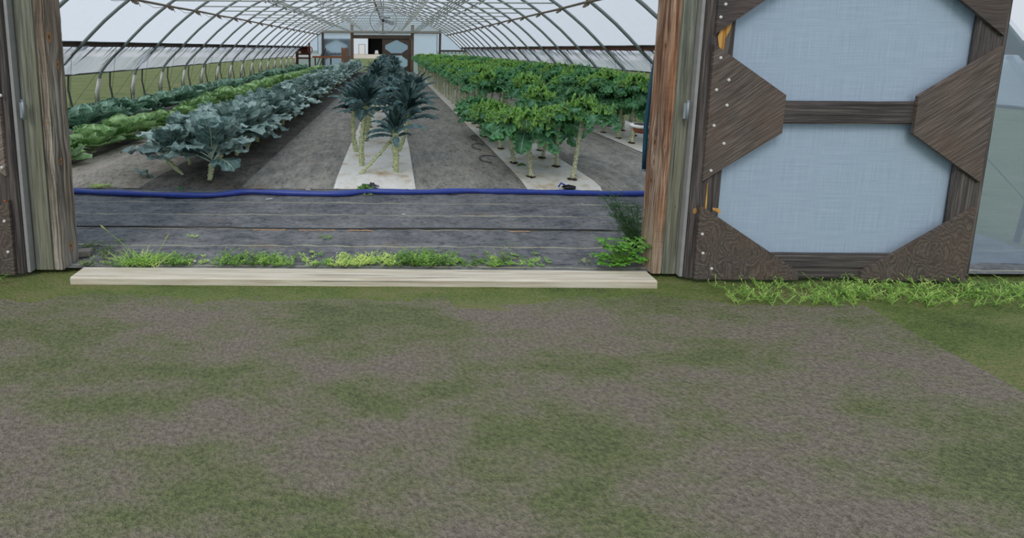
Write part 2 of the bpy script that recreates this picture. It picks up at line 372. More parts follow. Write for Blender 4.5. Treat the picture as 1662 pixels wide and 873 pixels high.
for side, nm in ((-1, 'left'), (1, 'right')):
    q = MB(); x = XC + side * 4.42
    q.box(x - .02, x + .02, YE, YB, 1.335, 1.405); wall = q.build('wall_' + nm, M_hip if side < 0 else M_hip2)
    tag(wall, 'long %s side wall with dark hip board and roll-up film curtain' % nm, 'wall', kind='structure')
    q = MB(); q.box(x - .012 - .03 * (side > 0), x + .012 + .03 * (side < 0), YE, YB, 1.405, 1.425); q.build('film_channel', M_dark, wall)
    curtain(side).build('curtain', M_curt, wall, True)
    q = MB(); q.tube([(XC + side * 4.89, YE, ZB[side]), (XC + side * 4.89, YB, ZB[side])], .016, 6); q.build('roll_pipe', M_dark, wall)
    gp = MB(); gp.tube([(0, 0, -.05), (0, 0, .45), (-side * .03, 0, .62)], .034, 8); gme = gp.mesh('ground_post', M_dark, True)
    bo = MB(); bo.tube([(-side * .03, 0, 0), (0, 0, .3), (side * .05, 0, .6), (side * .02, 0, .95), (-side * .30, 0, 1.32)], .017, 6); bme = bo.mesh('side_bow', M_dark, True)
    sc = MB(); sc.tube([(0, 0, .35), (0, 0, .52), (-side * .06, 0, .76)], .036, 8); scm = sc.mesh('post_sleeve', M_galvl, True)
    for n in range(NH):
        y = max(YE + .1, Y0 + n * BAY)
        link('ground_post', gme, wall, (XC + side * 4.97, y + .06, 0)); 
        if n: link('side_bow', bme, wall, (XC + side * 4.99, y - BAY / 2, 0))
        if n: link('post_sleeve', scm, wall, (XC + side * 4.92, y, 0))
    rp = MB(); P = []
    for n in range(1, NH * 2 - 2): P.append((XC + side * (5.04 if n % 2 else 4.52), Y0 + n * BAY / 2, .25 if n % 2 else 1.33))
    for a, b in zip(P, P[1:]): rp.tube([a, b], .003, 4)
    rp.build('anti_billow_rope', M_black, wall)
    tw = MB(); rs_ = random.Random(40 + side)  # thin black tubes added on the film to draw its dark wrinkle shading
    for n in range(2, NH - 1):
        for k in range(7):
            yy = Y0 + (n + (k + rs_.random()) / 7) * BAY; dz = rs_.uniform(.1, .34) * rs_.choice((.5, 1, 1)); z1 = 1.33 - dz; dy = -rs_.uniform(.0, .5) * dz * 1.4
            x0 = XC + side * 4.36; x1 = XC + side * (4.36 + .46 * (dz / .45))
            tw.tube([(x0, yy, 1.34), ((x0 + x1) / 2, yy + dy * .35, 1.34 - dz * .5), (x1, yy + dy, z1)], [.006, .0045, .0015], 4)
    tw.build('crease_streak', M_black, wall)

# ------------------------------------------------------------------ back wall
BF = 27.2
M_bwood = plain('brown_weathered_timber', srgb(122, 100, 82), .85, 0, .4, 5)
M_bwood2 = plain('dark_weathered_timber', srgb(88, 74, 63), .85, 0, .4, 5)
def xz(px, py, Y=BF): p = AY(px, py, Y); return p.x, p.z
def wallfilm(name, segs, mat, Y, parent=None, bow=0.):
    q = MB()
    for (x0, x1, z0) in segs:
        n = 24; xs = [x0 + (x1 - x0) * i / n for i in range(n + 1)]
        for a, b in zip(xs, xs[1:]):
            za, zb = prof(a - XC), prof(b - XC)
            if za > z0 and zb > z0: q.add([(a, Y, z0), (b, Y, z0), (b, Y, zb), (a, Y, za)], [(0, 1, 2, 3)])
    return q.build(name, mat, parent)
DL, DR = -2.2, 1.18
wb = wallfilm('wall_back', [(XC - 4.9, DL - .08, 0), (DR + .08, XC + 4.9, 0), (DL - .08, DR + .08, 2.05)], M_endfilm, BF + .08)
tag(wb, 'pale blue film end wall with brown timber frame at the far end', 'wall', kind='structure')
def bpost(x, w, z0, z1, mat=M_bwood, d=.1, Y=BF):
    q = MB(); q.box(x - w / 2, x + w / 2, Y - d / 2, Y + d / 2, z0, z1); return q.build('post', mat, wb)
bpost(-3.84, .12, 0, 2.45, M_bwood2); bpost(2.73, .12, 0, 2.45, M_bwood2)
bpost(DL, .17, 0, 2.62); bpost(DR, .17, 0, 2.62); bpost(XC, .09, 2.25, 3.4, M_bwood2)
q = MB(); q.box(-3.9, 2.79, BF - .1, BF - .02, 2.16, 2.30); q.build('header_beam', M_bwood, wb)
q = MB(); q.box(DL, DR, BF - .06, BF + .04, 1.87, 2.07); q.build('door_lintel', M_bwood2, wb)
q = MB(); q.box(2.73, XC + 4.7, BF - .04, BF + .02, 1.17, 1.26); q.build('side_rail', M_hip, wb)
q = MB()
for k in range(6): q.box(2.95 + k * .22, 2.98 + k * .22, BF - .05, BF, 1.05, 1.17)
q.build('hanging_strap', M_black, wb)

# ------------------------------------------------------------------ doors (stiles, rails, plywood gussets, film)
M_door = wood_mat('weathered_door_board', (40, 37, 36), (78, 72, 70), (120, 112, 106), 60, (214, 160, 70), .55)
def ply_mat(name, dark, mid, light, ang, rings=False):
    t = NT(name); ob = t.coord('UV')
    if rings:
        w = t.noise(t.mapping(ob, (2.6, 1.5, 1), loc=(.3, .4, 0)), 2.2, 2, .4)
        n1 = t.math('FRACT', t.math('MULTIPLY', w, 26)); n1 = t.math('ABSOLUTE', t.math('SUBTRACT', n1, .5)); n1 = t.math('ADD', .35, t.math('MULTIPLY', n1, .6))
        n1 = t.math('ADD', t.math('MULTIPLY', n1, .6), t.math('MULTIPLY', t.noise(ob, 60, 3), .4))
    else:
        w = t.noise(t.mapping(ob, (1, 1, 1)), 2.4, 2)
        mp = t.node('ShaderNodeVectorMath', operation='ADD'); t.l(ob, mp.inputs[0]); cm = t.node('ShaderNodeCombineXYZ'); t.l(t.math('MULTIPLY', w, .12), cm.inputs[0]); t.l(t.math('MULTIPLY', w, .12), cm.inputs[1]); t.l(cm.outputs[0], mp.inputs[1])
        n1 = t.noise(t.mapping(t.mapping(mp.outputs[0], rot=(0, 0, ang)), (5, 110, 1)), 1, 5, .65)
    c = t.ramp(n1, (.34, srgb(*dark)), (.5, srgb(*mid)), (.66, srgb(*light)))
    c = t.mix(t.ramp(t.noise(ob, 3.3, 3), (.4, 0.), (.7, .4)), c, srgb(112, 88, 72))
    t.col(c); t.bump(n1, .7, .005); return t.m
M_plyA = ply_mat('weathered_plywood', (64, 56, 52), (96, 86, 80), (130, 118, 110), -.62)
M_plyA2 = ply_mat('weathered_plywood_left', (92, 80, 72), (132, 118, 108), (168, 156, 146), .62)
M_plyB = ply_mat('ring_grain_plywood', (58, 52, 48), (86, 78, 72), (118, 108, 100), 0, True)
M_plyC = ply_mat('dark_plywood', (46, 42, 42), (70, 66, 66), (98, 92, 90), .1)
M_nail = plain('white_nail_cap', srgb(215, 214, 208), .5, 0, .05)
M_screw = plain('rusty_screw', srgb(150, 90, 50), .6, .4, .3)
nailb = MB(); nailb.blob((0, 0, 0), .0095, .005, .0095, 10, 6); nail_me = nailb.mesh('nail', M_nail, True)
def door_film_mat(name):
    t = NT(name); t.n.remove(t.b); ob = t.coord()
    wv = t.math('ADD', t.noise(t.mapping(ob, (4, 4, 220)), 1, 2), t.noise(t.mapping(ob, (220, 4, 4)), 1, 2))
    c = t.ramp(t.math('MULTIPLY', wv, .5), (.35, (.50, .62, .74)), (.65, (.66, .77, .87)))
    tl = t.node('ShaderNodeBsdfTranslucent'); df = t.node('ShaderNodeBsdfDiffuse'); t.l(c, tl.inputs[0]); t.l(c, df.inputs[0])
    a = t.node('ShaderNodeMixShader'); a.inputs[0].default_value = .65; t.l(tl.outputs[0], a.inputs[1]); t.l(df.outputs[0], a.inputs[2]); t.l(a.outputs[0], t.out.inputs[0]); return t.m
M_dfilm = door_film_mat('woven_door_film')
def door_leaf(name, W, HT, hinge_right, detailed, wood, plys, label, film=M_dfilm, knots=None, nails=None, tr=.15):
    """Local frame: x from the hinge edge (0) to the free edge (W), y thickness, z up."""
    root = empty(name); tag(root, label, 'door', kind='structure')
    q = MB(); q.box(.03, W - .03, .012, .018, .03, HT - .03); q.build('film_panel', film, root)
    sw = .17
    for k, x in enumerate((sw / 2, W - sw / 2)):
        if detailed: timber('stile', wood, HT, sw, .038, (knots or ()) if k == 0 else (), root, (x, -.012, 0), nz=240, nx=22, ny=3, seed=k + 2, edge=.0012)
        else: q = MB(); q.box(x - sw / 2, x + sw / 2, -.03, .01, 0, HT); q.build('stile', wood, root)
    for z, h in ((.075, .15), (1.0, .13), (HT - tr / 2, tr)):
        if detailed: timber('rail', wood, W - 2 * sw, h, .036, (), root, (sw, -.012, z), (0, math.pi / 2, 0), nz=60, seed=int(z * 9) + 5)
        else: q = MB(); q.box(sw, W - sw, -.03, .01, z - h / 2, z + h / 2); q.build('rail', wood, root)
    g = []
    s_ = .66; top0, bot0 = 1.385, .60
    tipx = .17 + .26
    def mir(p, k): return [((x + .045) if k == 0 else W - x - .045, z) for x, z in p]
    shapes = [('mid', [(.0, bot0), (tipx, bot0 + s_ * tipx), (tipx, top0 - s_ * tipx), (.0, top0)], 0),
              ('low', [(.0, 0), (.62, 0), (.62, .05), (.0, .455)], 1), ('top', [(.0, 1.44), (.80, HT - .03), (.80, HT), (.0, HT)], 2)]
    for k in (0, 1):
        for nm, p, pi in shapes:
            q = MB(); pp = mir(p, k)
            q.poly(pp if k == 0 else pp[::-1], -.048, -.031)
            o = q.build('gusset', plys[pi], root); g.append((nm, k, o))
    if nails:
        for (x, z, nm) in nails:
            tgt = [o for n_, k, o in g if n_ == nm and k == 0][0]
            link('nail', nail_me, tgt, (x, -.049, z))
    return root
# far doors: right leaf shut, left leaf swung open outside against the film
W2 = (DR - .085 - (DL + .085)) / 2
d3 = door_leaf('door_3', W2, 1.86, True, False, M_bwood2, (M_bwood2,) * 3, 'closed right leaf of the far double door with octagonal film openings', film=M_endfilm, tr=.06)
d3.location = (DR - .085 - W2, BF + .03, 0)
d4 = door_leaf('door_4', W2, 1.86, True, False, M_bwood2, (M_bwood2,) * 3, 'open far door leaf folded back outside, seen as octagon through the film', film=M_film, tr=.06)
d4.location = (DL - .1, BF + .2, 0); d4.rotation_euler = (0, 0, math.pi)

# ------------------------------------------------------------------ front wall, posts, doors and sill
PL, PR = -1.980, 1.590
Mgreen = wood_mat('green_grey_lumber', (82, 86, 76), (116, 120, 108), (152, 154, 140), 64, (90, 80, 60), .45, warm=((96, 97, 84), (138, 137, 116)))
MpostL = wood_mat('grey_brown_post', (72, 66, 60), (134, 125, 112), (190, 181, 166), 50, (176, 120, 58), .36, warm=((82, 68, 58), (146, 128, 108)), bottom=((96, 88, 80), (186, 178, 166)))
MpostR = wood_mat('red_brown_post', (84, 62, 50), (144, 118, 98), (208, 190, 168), 44, (146, 104, 72), .36, warm=((96, 62, 46), (176, 130, 96)), bottom=((128, 106, 86), (214, 196, 170)))
zt = 2.35
def pw(a, b): return abs(a.x - b.x)
YP = 2.80
# left brown post: front face from x=84 to 128 at the foot
wl = .055
pl_ = timber('timber_post', MpostL, zt, wl, .15, [(wl + .035, 1.40, .034), (wl + .09, 1.24, .026), (wl + .05, .66, .024), (wl + .08, .12, .028), (.03, .9, .01)], None, (PL - wl / 2, YP + .05, 0), nz=360, nx=12, ny=30, seed=1, edge=.0016)
tag(pl_, 'weathered grey-brown timber post left of the entrance, with orange knot', 'post')
wr = .060
pr_ = timber('timber_post', MpostR, zt, wr, .15, [(2 * wr + .15 + t_, z_, r_) for t_, z_, r_ in ((.115, 1.375, .032), (.05, 1.37, .022), (.08, .80, .042), (.07, .56, .034), (.085, .68, .02))] + [(.02, .785, .014)], None, (PR + wr / 2, YP + .05, 0), nz=360, nx=12, ny=30, seed=4, edge=.0016)
tag(pr_, 'reddish brown timber post right of the entrance, pale at its foot', 'post')
gl = timber('green_board', Mgreen, zt, .114, .05, [(.03, 1.0, .006)], None, (PL - wl - .058, YP + .0, 0), nz=240, nx=18, ny=5, seed=7, edge=.001)
tag(gl, 'mossy green-grey board beside the left entrance post', 'board')
gr = timber('green_board', Mgreen, zt, .087, .05, [(.05, 1.47, .006), (.05, .42, .007)], None, (PR + wr + .044, YP + .0, 0), nz=240, nx=16, ny=5, seed=9, edge=.001)
tag(gr, 'grey-green board between the red-brown post and the right door', 'board')
M_edge = plain('grey_door_edge', srgb(158, 158, 156), .7, .1, .2, 20)
for sgn, x, lab in ((-1, PL - wl - .128, 'grey metal strip down the edge of the left door'), (1, PR + wr + .098, 'grey strip along the hinge edge of the right door')):
    q = MB(); q.box(x - .009, x + .009, YP - .06, YP + .0, 0, zt); o = q.build('edge_strip', M_edge); tag(o, lab, 'trim')
# hinges
M_zinc = plain('zinc_hinge', srgb(150, 160, 166), .5, .3, .1)
def hinge(px, py, lab, mir=1):
    p = AY(px, py, YP - .065); r = empty('hinge', p); tag(r, lab, 'hinge')
    q = MB(); q.tube([(0, 0, -.055), (0, 0, .055)], .0075, 8); q.build('hinge_knuckle', M_zinc, r, True)
    q = MB(); q.box(-.022, .0, .002, .006, -.045, .045); q.build('hinge_leaf', M_zinc, r)
    q = MB(); q.tube([(0, 0, .055), (0, 0, .062)], .009, 8); q.build('hinge_pin', M_zinc, r)
hinge(1116, 180, 'small zinc hinge on the right door edge'); hinge(38, 179, 'small zinc hinge on the left door edge')
YD = YP - .045
DX = PR + wr + .112
def loc2(px, py, Y, x0): p = AY(px, py, Y); return p.x - x0, p.z
nl = [loc2(x, y, YD - .049, DX) for x, y in [(1170, 94), (1183, 130), (1163, 146), (1180, 171), (1159, 204), (1175, 233), (1154, 277)]]
nls = [(x, z, 'mid') for x, z in nl] + [(x, z, 'low') for x, z in [loc2(x, y, YD - .049, DX) for x, y in [(1140, 380), (1141, 411), (1155, 436)]]] + \
      [(x, z, 'top') for x, z in [loc2(x, y, YD - .049, DX) for x, y in [(1178, 7), (1170, 28)]]]
kn = [loc2(x, y, YD - .03, DX) + (r,) for x, y, r in [(1127, 342, .018), (1162, 342, .011), (1174, 40, .02), (1172, 60, .016), (1168, 75, .012)]]
d1 = door_leaf('door_1', 1.70, 2.05, True, True, M_door, (M_plyA, M_plyB, M_plyC), 'open weathered door right of the entrance with plywood gussets and white nails', knots=kn, nails=nls)
d1.location = (DX, YD, 0)
# pale stripped wood patches on the right door stile
M_peel = wood_mat('bare_orange_wood', (150, 100, 44), (200, 148, 70), (226, 184, 110), 40, (200, 140, 60), .5)
def patch(pts, par, x0, nm='bare_wood_patch'):
    q = MB(); P = [loc2(x, y, YD - .032, x0) for x, y in pts]; q.poly(P, -.0345, -.0315); return q.build(nm, M_peel, par)
patch([(1180, 34), (1187, 30), (1188, 36), (1184, 50), (1177, 62), (1174, 82), (1167, 82), (1165, 60), (1170, 44)], d1, DX)
patch([(1147, 297), (1149, 297), (1147, 330), (1144, 352), (1143, 352), (1145, 320)], d1, DX)
patch([(1156, 337), (1166, 338), (1170, 344), (1166, 346), (1163, 343), (1157, 341)], d1, DX)
DXL = PL - wl - .142
nlL = [loc2(x, y, YD - .049, DXL) for x, y in [(3, 272), (1, 155)]]
nll = [loc2(x, y, YD - .049, DXL) for x, y in [(7, 359), (13, 409)]]
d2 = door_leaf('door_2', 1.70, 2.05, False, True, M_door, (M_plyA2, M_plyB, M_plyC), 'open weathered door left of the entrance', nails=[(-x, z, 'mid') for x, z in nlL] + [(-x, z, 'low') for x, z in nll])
d2.location = (DXL, YD, 0); d2.scale = (-1, 1, 1)
p = AY(8, 327, YD - .035); q = MB(); q.blob((0, 0, 0), .010, .005, .010); o = q.build('screw', M_screw, d2, True, loc=(-(p.x - DXL), -.034, p.z))
# header and film of the front gable (above the frame)
hb = MB(); hb.box(PL - wl - .2, PR + wr + .2, YP - .09, YP - .03, 2.12, 2.32); wf = wallfilm('wall_front', [(XC - 4.9, PL - wl - .1, 0), (PR + wr + .09, XC + 4.9, 0), (PL - wl - .1, PR + wr + .09, 2.3)], M_endfilm, YP + .14)
tag(wf, 'film end wall around the entrance', 'wall', kind='structure'); hb.build('header_beam', M_bwood, wf)
Msill = wood_mat('pale_dusty_sill_wood', (186, 172, 150), (212, 202, 182), (230, 222, 206), 50, (150, 130, 100), .5)
sill = timber('door_sill', Msill, 3.42, .14, .05, [(.05, .8, .01), (.09, 2.2, .012)], None, (PL + .002, YP - .02, .005), (math.pi / 2, 0, math.pi / 2), nz=300, nx=16, seed=3, edge=.002)
sill.rotation_euler = (0, math.pi / 2, 0); sill.rotation_euler = Matrix(((0, 0, 1), (1, 0, 0), (0, 1, 0))).to_euler(); sill.location = (-1.86, 2.722, -.011)
tag(sill, 'pale dusty wooden sill board lying between the entrance posts', 'sill')

# ------------------------------------------------------------------ ground and floor coverings
def ground_mat():
    t = NT('field_grass'); ob = t.coord(); n = t.noise(t.mapping(ob, (1, 2.2, 1)), 1.1, 8, .7); n2 = t.noise(ob, 60, 3, .7); n3 = t.noise(ob, .25, 3)
    g = t.math('ADD', t.math('MULTIPLY', n, .6), t.math('MULTIPLY', n2, .4))
    c = t.ramp(g, (.36, srgb(66, 80, 34)), (.48, srgb(102, 120, 54)), (.56, srgb(124, 128, 76)), (.66, srgb(142, 126, 96)))
    s = t.node('ShaderNodeSeparateXYZ'); t.l(ob, s.inputs[0]); y = t.math('ADD', s.outputs[1], t.math('MULTIPLY', t.math('SUBTRACT', n3, .5), 5))
    c = t.mix(t.math('MULTIPLY', t.math('GREATER_THAN', y, 64), t.math('LESS_THAN', y, 112)), c, t.ramp(n2, (.3, srgb(186, 174, 152)), (.7, srgb(214, 202, 182))))
    near = t.math('LESS_THAN', t.math('ADD', s.outputs[1], t.math('MULTIPLY', n, .8)), 2.9)
    near = t.math('MULTIPLY', near, t.math('LESS_THAN', t.math('ABSOLUTE', s.outputs[0]), 2.6))
    c = t.mix(t.math('MULTIPLY', near, t.ramp(n, (.42, .3), (.56, 1.))), c, t.ramp(n2, (.3, srgb(108, 98, 84)), (.7, srgb(150, 140, 124))))
    t.col(c); t.bump(n2, .8, .03); return t.m
q = MB(); q.add([(-150, -8, -.03), (150, -8, -.03), (150, 220, -.03), (-150, 220, -.03)], [(0, 1, 2, 3)]); g_ = q.build('ground', ground_mat()); tag(g_, 'mown grass field and gravel yard around the greenhouse', 'ground', kind='structure')
M_soil = plain('brown_soil', srgb(88, 74, 62), .95, 0, .35, 12)
q = MB(); q.box(XC - 4.9, XC + 4.9, YP + .06, YB, -.05, -.012); fl = q.build('floor', M_soil); tag(fl, 'bare brown soil floor of the greenhouse', 'floor', kind='structure')

def sheet(name, x0, x1, y0, y1, z, mat, label, cat, hf=None, nx=24, ny=80, edge=.012, seed=1):
    rs = np.random.RandomState(seed); eL = np.convolve(rs.randn(ny + 9), np.hanning(9) / 4.5, 'valid')[:ny + 1] * edge; eR = np.convolve(rs.randn(ny + 9), np.hanning(9) / 4.5, 'valid')[:ny + 1] * edge
    h = rs.randn(nx + 1, ny + 1); 
    def fn(a, b):
        i, j = round(a * nx), round(b * ny)
        x = x0 + (x1 - x0) * a + eL[j] * (1 - a) + eR[j] * a; y = y0 + (y1 - y0) * b
        e = min(1, (y - y0) / .1) if y0 > 4 else 1
        return (x, y, .006 + (z - .006 + (hf(x, y) if hf else 0)) * e + .0035 * h[i, j] * (0 < i < nx) * (j > 0))
    q = MB(); q.add(*grid(nx, ny, fn)); o = q.build(name, mat, smooth=True); tag(o, label, cat); return o
M_f1 = fabric_mat('front_ground_cloth', (52, 55, 60), (92, 92, 91), 1, 3.145 - .1525, .6, lk=.85, streak=(.8, 1.25, 1), patch=(124, 108, 94))
M_f2 = fabric_mat('path_ground_cloth', (86, 84, 79), (124, 118, 108), 0, .36, .7, streak=(1.3, .5, 1), lk=.3)
M_f3 = fabric_mat('dusty_ground_cloth', (96, 90, 82), (134, 124, 110), None, 0, .8, streak=(1.2, .6, 1))
M_f4 = fabric_mat('black_mulch_film', (44, 42, 40), (92, 85, 76), None, 0, .6, streak=(1.3, .7, 1))
M_w = None
def white_mat():
    t = NT('white_mulch_film'); ob = t.coord(); n = t.noise(ob, 3.2, 6, .65); n2 = t.noise(ob, 22, 4, .6); 
    c = t.ramp(n, (.36, srgb(248, 244, 238)), (.55, srgb(240, 232, 218)), (.68, srgb(206, 182, 150)), (.8, srgb(150, 122, 98)))
    c = t.mix(t.ramp(n2, (.55, 0.), (.75, .4)), c, srgb(128, 112, 96)); t.col(c)
    t.bump(t.noise(t.mapping(ob, (14, 3, 1)), 1, 4), .5, .015); t.b.inputs['Roughness'].default_value = .6; return t.m
M_w = white_mat()
YF = 4.47
def mound(x, y):
    a = math.exp(-((x + 2.95) / .32) ** 2) * .09 * min(1, max(0, (y - YF) / .25)); return a
fab1 = sheet('ground_cloth', XC - 4.85, XC + 4.85, YP - .005, YF + .02, .004, M_f1, 'dark grey woven ground cloth across the front, inside the entrance', 'ground cloth', nx=90, ny=24, edge=.02)
fold = MB()
def fn(a, b):
    x = -2.4 + 5.2 * a; w = .010 * (math.sin(a * math.pi) ** .4); return (x, 3.455 + .006 * math.sin(x * 3) + (b - .5) * 2 * w, .010 + .008 * (1 - abs(2 * b - 1)) * (math.sin(x * 2.3) > -.5))
fold.add(*grid(60, 4, fn)); fold.build('folded_seam', M_black, fab1)
for (xa, xb) in ((-1.0, -.78), (-.66, -.42), (-.30, -.14), (.9, 1.02)):
    q = MB()
    for k in range(9): q.blob((xa + (xb - xa) * k / 8, 3.425 + R.uniform(-.006, .006), .006), .020, .007, .005, 7, 4, .6)
    q.build('torn_soil', plain('torn_soil_%d' % int(xa * 100), srgb(170, 142, 118), .95, 0, .25, 50), fab1)
sheet('ground_cloth', XC - 4.9, -3.55, YF - .03, 26.9, .0, M_f4, 'dark mulch film under the far left cabbage row', 'ground cloth', nx=16)
sheet('ground_cloth', -3.62, -2.33, YF - .01, 26.9, .006, M_f3, 'dusty brown ground cloth humped between the cabbages and the blue-green rows', 'ground cloth', mound)
stripC = sheet('ground_cloth', -2.40, -1.40, YF - .02, 26.9, .012, M_f4, 'black mulch film under the broad blue-green leaf plants', 'ground cloth', lambda x, y: .05 * math.exp(-((x + 1.95) / .3) ** 2) * min(1, max(0, (y - YF) / .2)))
sheet('ground_cloth', -1.43, -.50, YF, 26.9, .018, M_f2, 'grey dusty ground cloth path left of the dark palm-like kale', 'ground cloth')
stripD = sheet('mulch_strip', -.55, .245, YF + .01, 26.9, .026, M_w, 'stained white mulch strip under the dark palm-like kale', 'mulch strip', lambda x, y: .02 * math.exp(-((x + .15) / .25) ** 2), seed=5)
sheet('ground_cloth', .22, 1.36, YF, 26.9, .019, M_f2, 'grey dusty ground cloth path right of the dark palm-like kale', 'ground cloth', seed=4)
stripE = sheet('mulch_strip', 1.33, 2.06, YF + .01, 26.9, .027, M_w, 'stained white mulch strip under the near curly kale rows', 'mulch strip', seed=6)
sheet('ground_cloth', 2.04, 3.30, YF, 26.9, .02, M_f2, 'dark ground cloth path between the two curly kale strips', 'ground cloth', seed=8)
stripF = sheet('mulch_strip', 3.27, 4.42, YF + .4, 26.9, .028, M_w, 'stained white mulch strip under the kale by the right wall', 'mulch strip', seed=9)

# ------------------------------------------------------------------ hoses
M_blue = NT('blue_hose_vinyl'); M_blue.col(M_blue.mix(M_blue.noise(M_blue.mapping(M_blue.coord(), (3, 30, 30)), 3, 4), srgb(34, 52, 138), srgb(70, 92, 176))); M_blue.b.inputs['Roughness'].default_value = .35; M_blue = M_blue.m
hp_ = [(60, 306), (125, 309), (160, 311), (200, 312.5), (250, 314.5), (300, 316), (345, 315.5), (372, 313), (400, 310), (440, 311), (480, 312.5), (530, 313.5), (565, 312.5), (595, 309.5), (630, 310), (680, 310.5), (720, 309.5), (760, 308.5), (795, 309.3), (850, 310), (890, 311), (930, 311.5), (980, 313), (1042, 313), (1110, 314)]
P = [G(x, y + 1, .03) for x, y in hp_]; P = [Vector(p) for p in smoothp([tuple(p) for p in P], 4)]
q = MB(); q.tube(P, [.024 + .0025 * math.sin(i * .7) for i in range(len(P))], 10); o = q.build('blue_hose', M_blue, smooth=True); tag(o, 'blue lay-flat hose lying across the whole floor behind the front ground cloth', 'hose')
M_teal = plain('teal_hose_rubber', srgb(28, 74, 96), .35, 0, .2)
rt = empty('hanging_hose', (1.62, 3.02, .58)); tag(rt, 'dark teal hose hanging behind the right entrance post', 'hose')
a = AY(1045.5, 274, 3.02); b = AY(1047, 240, 3.02); c = AY(1049, 200, 3.02); d = AY(1054, 160, 3.02); e = AY(1060, 120, 3.02)
q = MB(); q.tube([tuple(p - Vector((1.62, 3.02, .58))) for p in (a, b, c, d, e, Vector((e.x + .06, 3.02, 1.7)), Vector((e.x + .07, 3.0, 2.1)))], .0145, 10); q.build('hose_body', M_teal, rt, True)
q = MB(); aa = a - Vector((1.62, 3.02, .58)); q.tube([tuple(aa), tuple(aa - Vector((0, 0, .014)))], .0165, 10); q.build('hose_end', plain('grey_hose_end', srgb(120, 130, 140)), rt)
# drip line loops on the path
dk = 0
for (cx, cy, rx) in ((795, 258, 22), (778, 238, 18), (772, 224, 12)):
    c0 = G(cx, cy, .03); q = MB(); P = [(c0.x + rx / 165 * math.cos(t) * .9, c0.y + .16 * math.sin(t) * 1.2, .032) for t in np.linspace(.6, 4.6, 16)]; q.tube(P, .005, 5)
    o = q.build('drip_line', M_black, smooth=True); tag(o, ['nearest', 'middle', 'farthest'][dk] + ' thin black drip line loop beside the curly kale strip', 'drip line'); dk += 1

# ------------------------------------------------------------------ leaves
def leaf_geo(L, wf, a0, a1, nu=8, nv=16, cup=.2, ruf=0., rf=5, seed=0, pet=.15, mr=.004, bendp=1., tw=0., frill=0., rfill=0):
    rs = np.random.RandomState(seed); ph = rs.rand(6) * 6.28
    y = z = 0.; sp = []; 
    for j in range(nv + 1):
        s = j / nv; th = math.radians(a0 + (a1 - a0) * s ** bendp)
        sp.append((y, z, th)); y += math.cos(th) * L / nv; z += math.sin(th) * L / nv
    V = []; UV = []
    for j, (y, z, th) in enumerate(sp):
        s = j / nv; w = max(0, wf(s)) if s > pet else .004
        for i in range(nu + 1):
            u = 2 * i / nu - 1; au = abs(u); sg = 0 if u < 0 else 1
            n = cup * au ** 1.4 * w
            if s > pet:
                n += ruf * au ** 1.8 * (math.sin(rf * 6.28 * s + ph[sg]) + .6 * math.sin(rf * 1.73 * 6.28 * s + ph[2 + sg] + 2 * au)) * min(1, (s - pet) * 5)
                n += frill * au ** 3 * math.sin(rfill * 6.28 * s + ph[4 + sg]) * min(1, (s - pet) * 6)
            ex = w * (1 + .10 * (ruf > 0) * math.sin(rf * 2.3 * 6.28 * s + ph[sg]) * au)
            dt = (frill * .7 * au ** 2.5 * math.cos(rfill * 6.28 * s + ph[4 + sg]) if s > pet else 0)
            x = u * ex + tw * s * s * .1
            V.append((x, y - math.sin(th) * n + math.cos(th) * dt, z + math.cos(th) * n + math.sin(th) * dt)); UV.append((.5 + u * .5 * (w / max(w, .01)) if s > pet else .5, s))
    N = nu + 1
    Fc = [(j * N + i, j * N + i + 1, (j + 1) * N + i + 1, (j + 1) * N + i) for j in range(nv) for i in range(nu)]
    b = len(V)
    for j, (y, z, th) in enumerate(sp):
        r = mr * (1.15 - j / nv)
        for k in range(4):
            a = math.pi / 4 + k * math.pi / 2; o = math.sin(a) * r - r * .3
            V.append((math.cos(a) * r + tw * (j / nv) ** 2 * .1, y - math.sin(th) * o, z + math.cos(th) * o)); UV.append((.5, j / nv))
    Fc += [(b + j * 4 + k, b + j * 4 + (k + 1) % 4, b + (j + 1) * 4 + (k + 1) % 4, b + (j + 1) * 4 + k) for j in range(nv) for k in range(4)]
    return np.array(V), Fc, np.array(UV)
def geo_mesh(name, g, mat):
    q = MB(); q.add(*g); return q.mesh(name, mat, True)

KIND = {}
M_coll = leaf_mat('blue_green_leaf', (56, 78, 74), (92, 112, 107), (142, 157, 150), (178, 190, 170), 6, .05, .12, 45, .5, .45, .9, .018)
M_lac = leaf_mat('dark_kale_leaf', (24, 42, 42), (44, 66, 66), (88, 112, 112), (110, 138, 112), 10, .0, .10, 160, .9, .5, .9, .05)
M_kale = leaf_mat('curly_kale_leaf', (34, 64, 34), (58, 92, 44), (86, 124, 62), (140, 164, 108), 7, .03, .25, 90, .7, .6, .8, .02, edge=(128, 162, 82))
M_kale2 = leaf_mat('bluish_curly_kale_leaf', (34, 66, 46), (56, 94, 66), (88, 128, 92), (140, 170, 130), 7, .03, .2, 90, .7, .6, .8, .02, edge=(88, 136, 84))
M_cabA = leaf_mat('dark_cabbage_leaf', (34, 58, 46), (60, 88, 70), (104, 130, 112), (150, 172, 146), 5, .05, .15, 40, .4, .45, 1.2, .016, edge=(128, 156, 132))
M_cabB = leaf_mat('light_cabbage_leaf', (46, 76, 40), (82, 112, 62), (126, 150, 104), (170, 190, 144), 5, .05, .2, 40, .4, .45, 1.2, .016, edge=(146, 170, 118))
M_kstem = stem_mat('knobbly_kale_stem', (158, 160, 118), (206, 208, 172), (124, 116, 90), 75)
M_lstem = stem_mat('knobbly_green_stem', (146, 156, 104), (200, 206, 158), (126, 120, 88), 80)
M_cstem = stem_mat('pale_green_stalk', (158, 172, 118), (200, 208, 156), (212, 206, 166), 40)

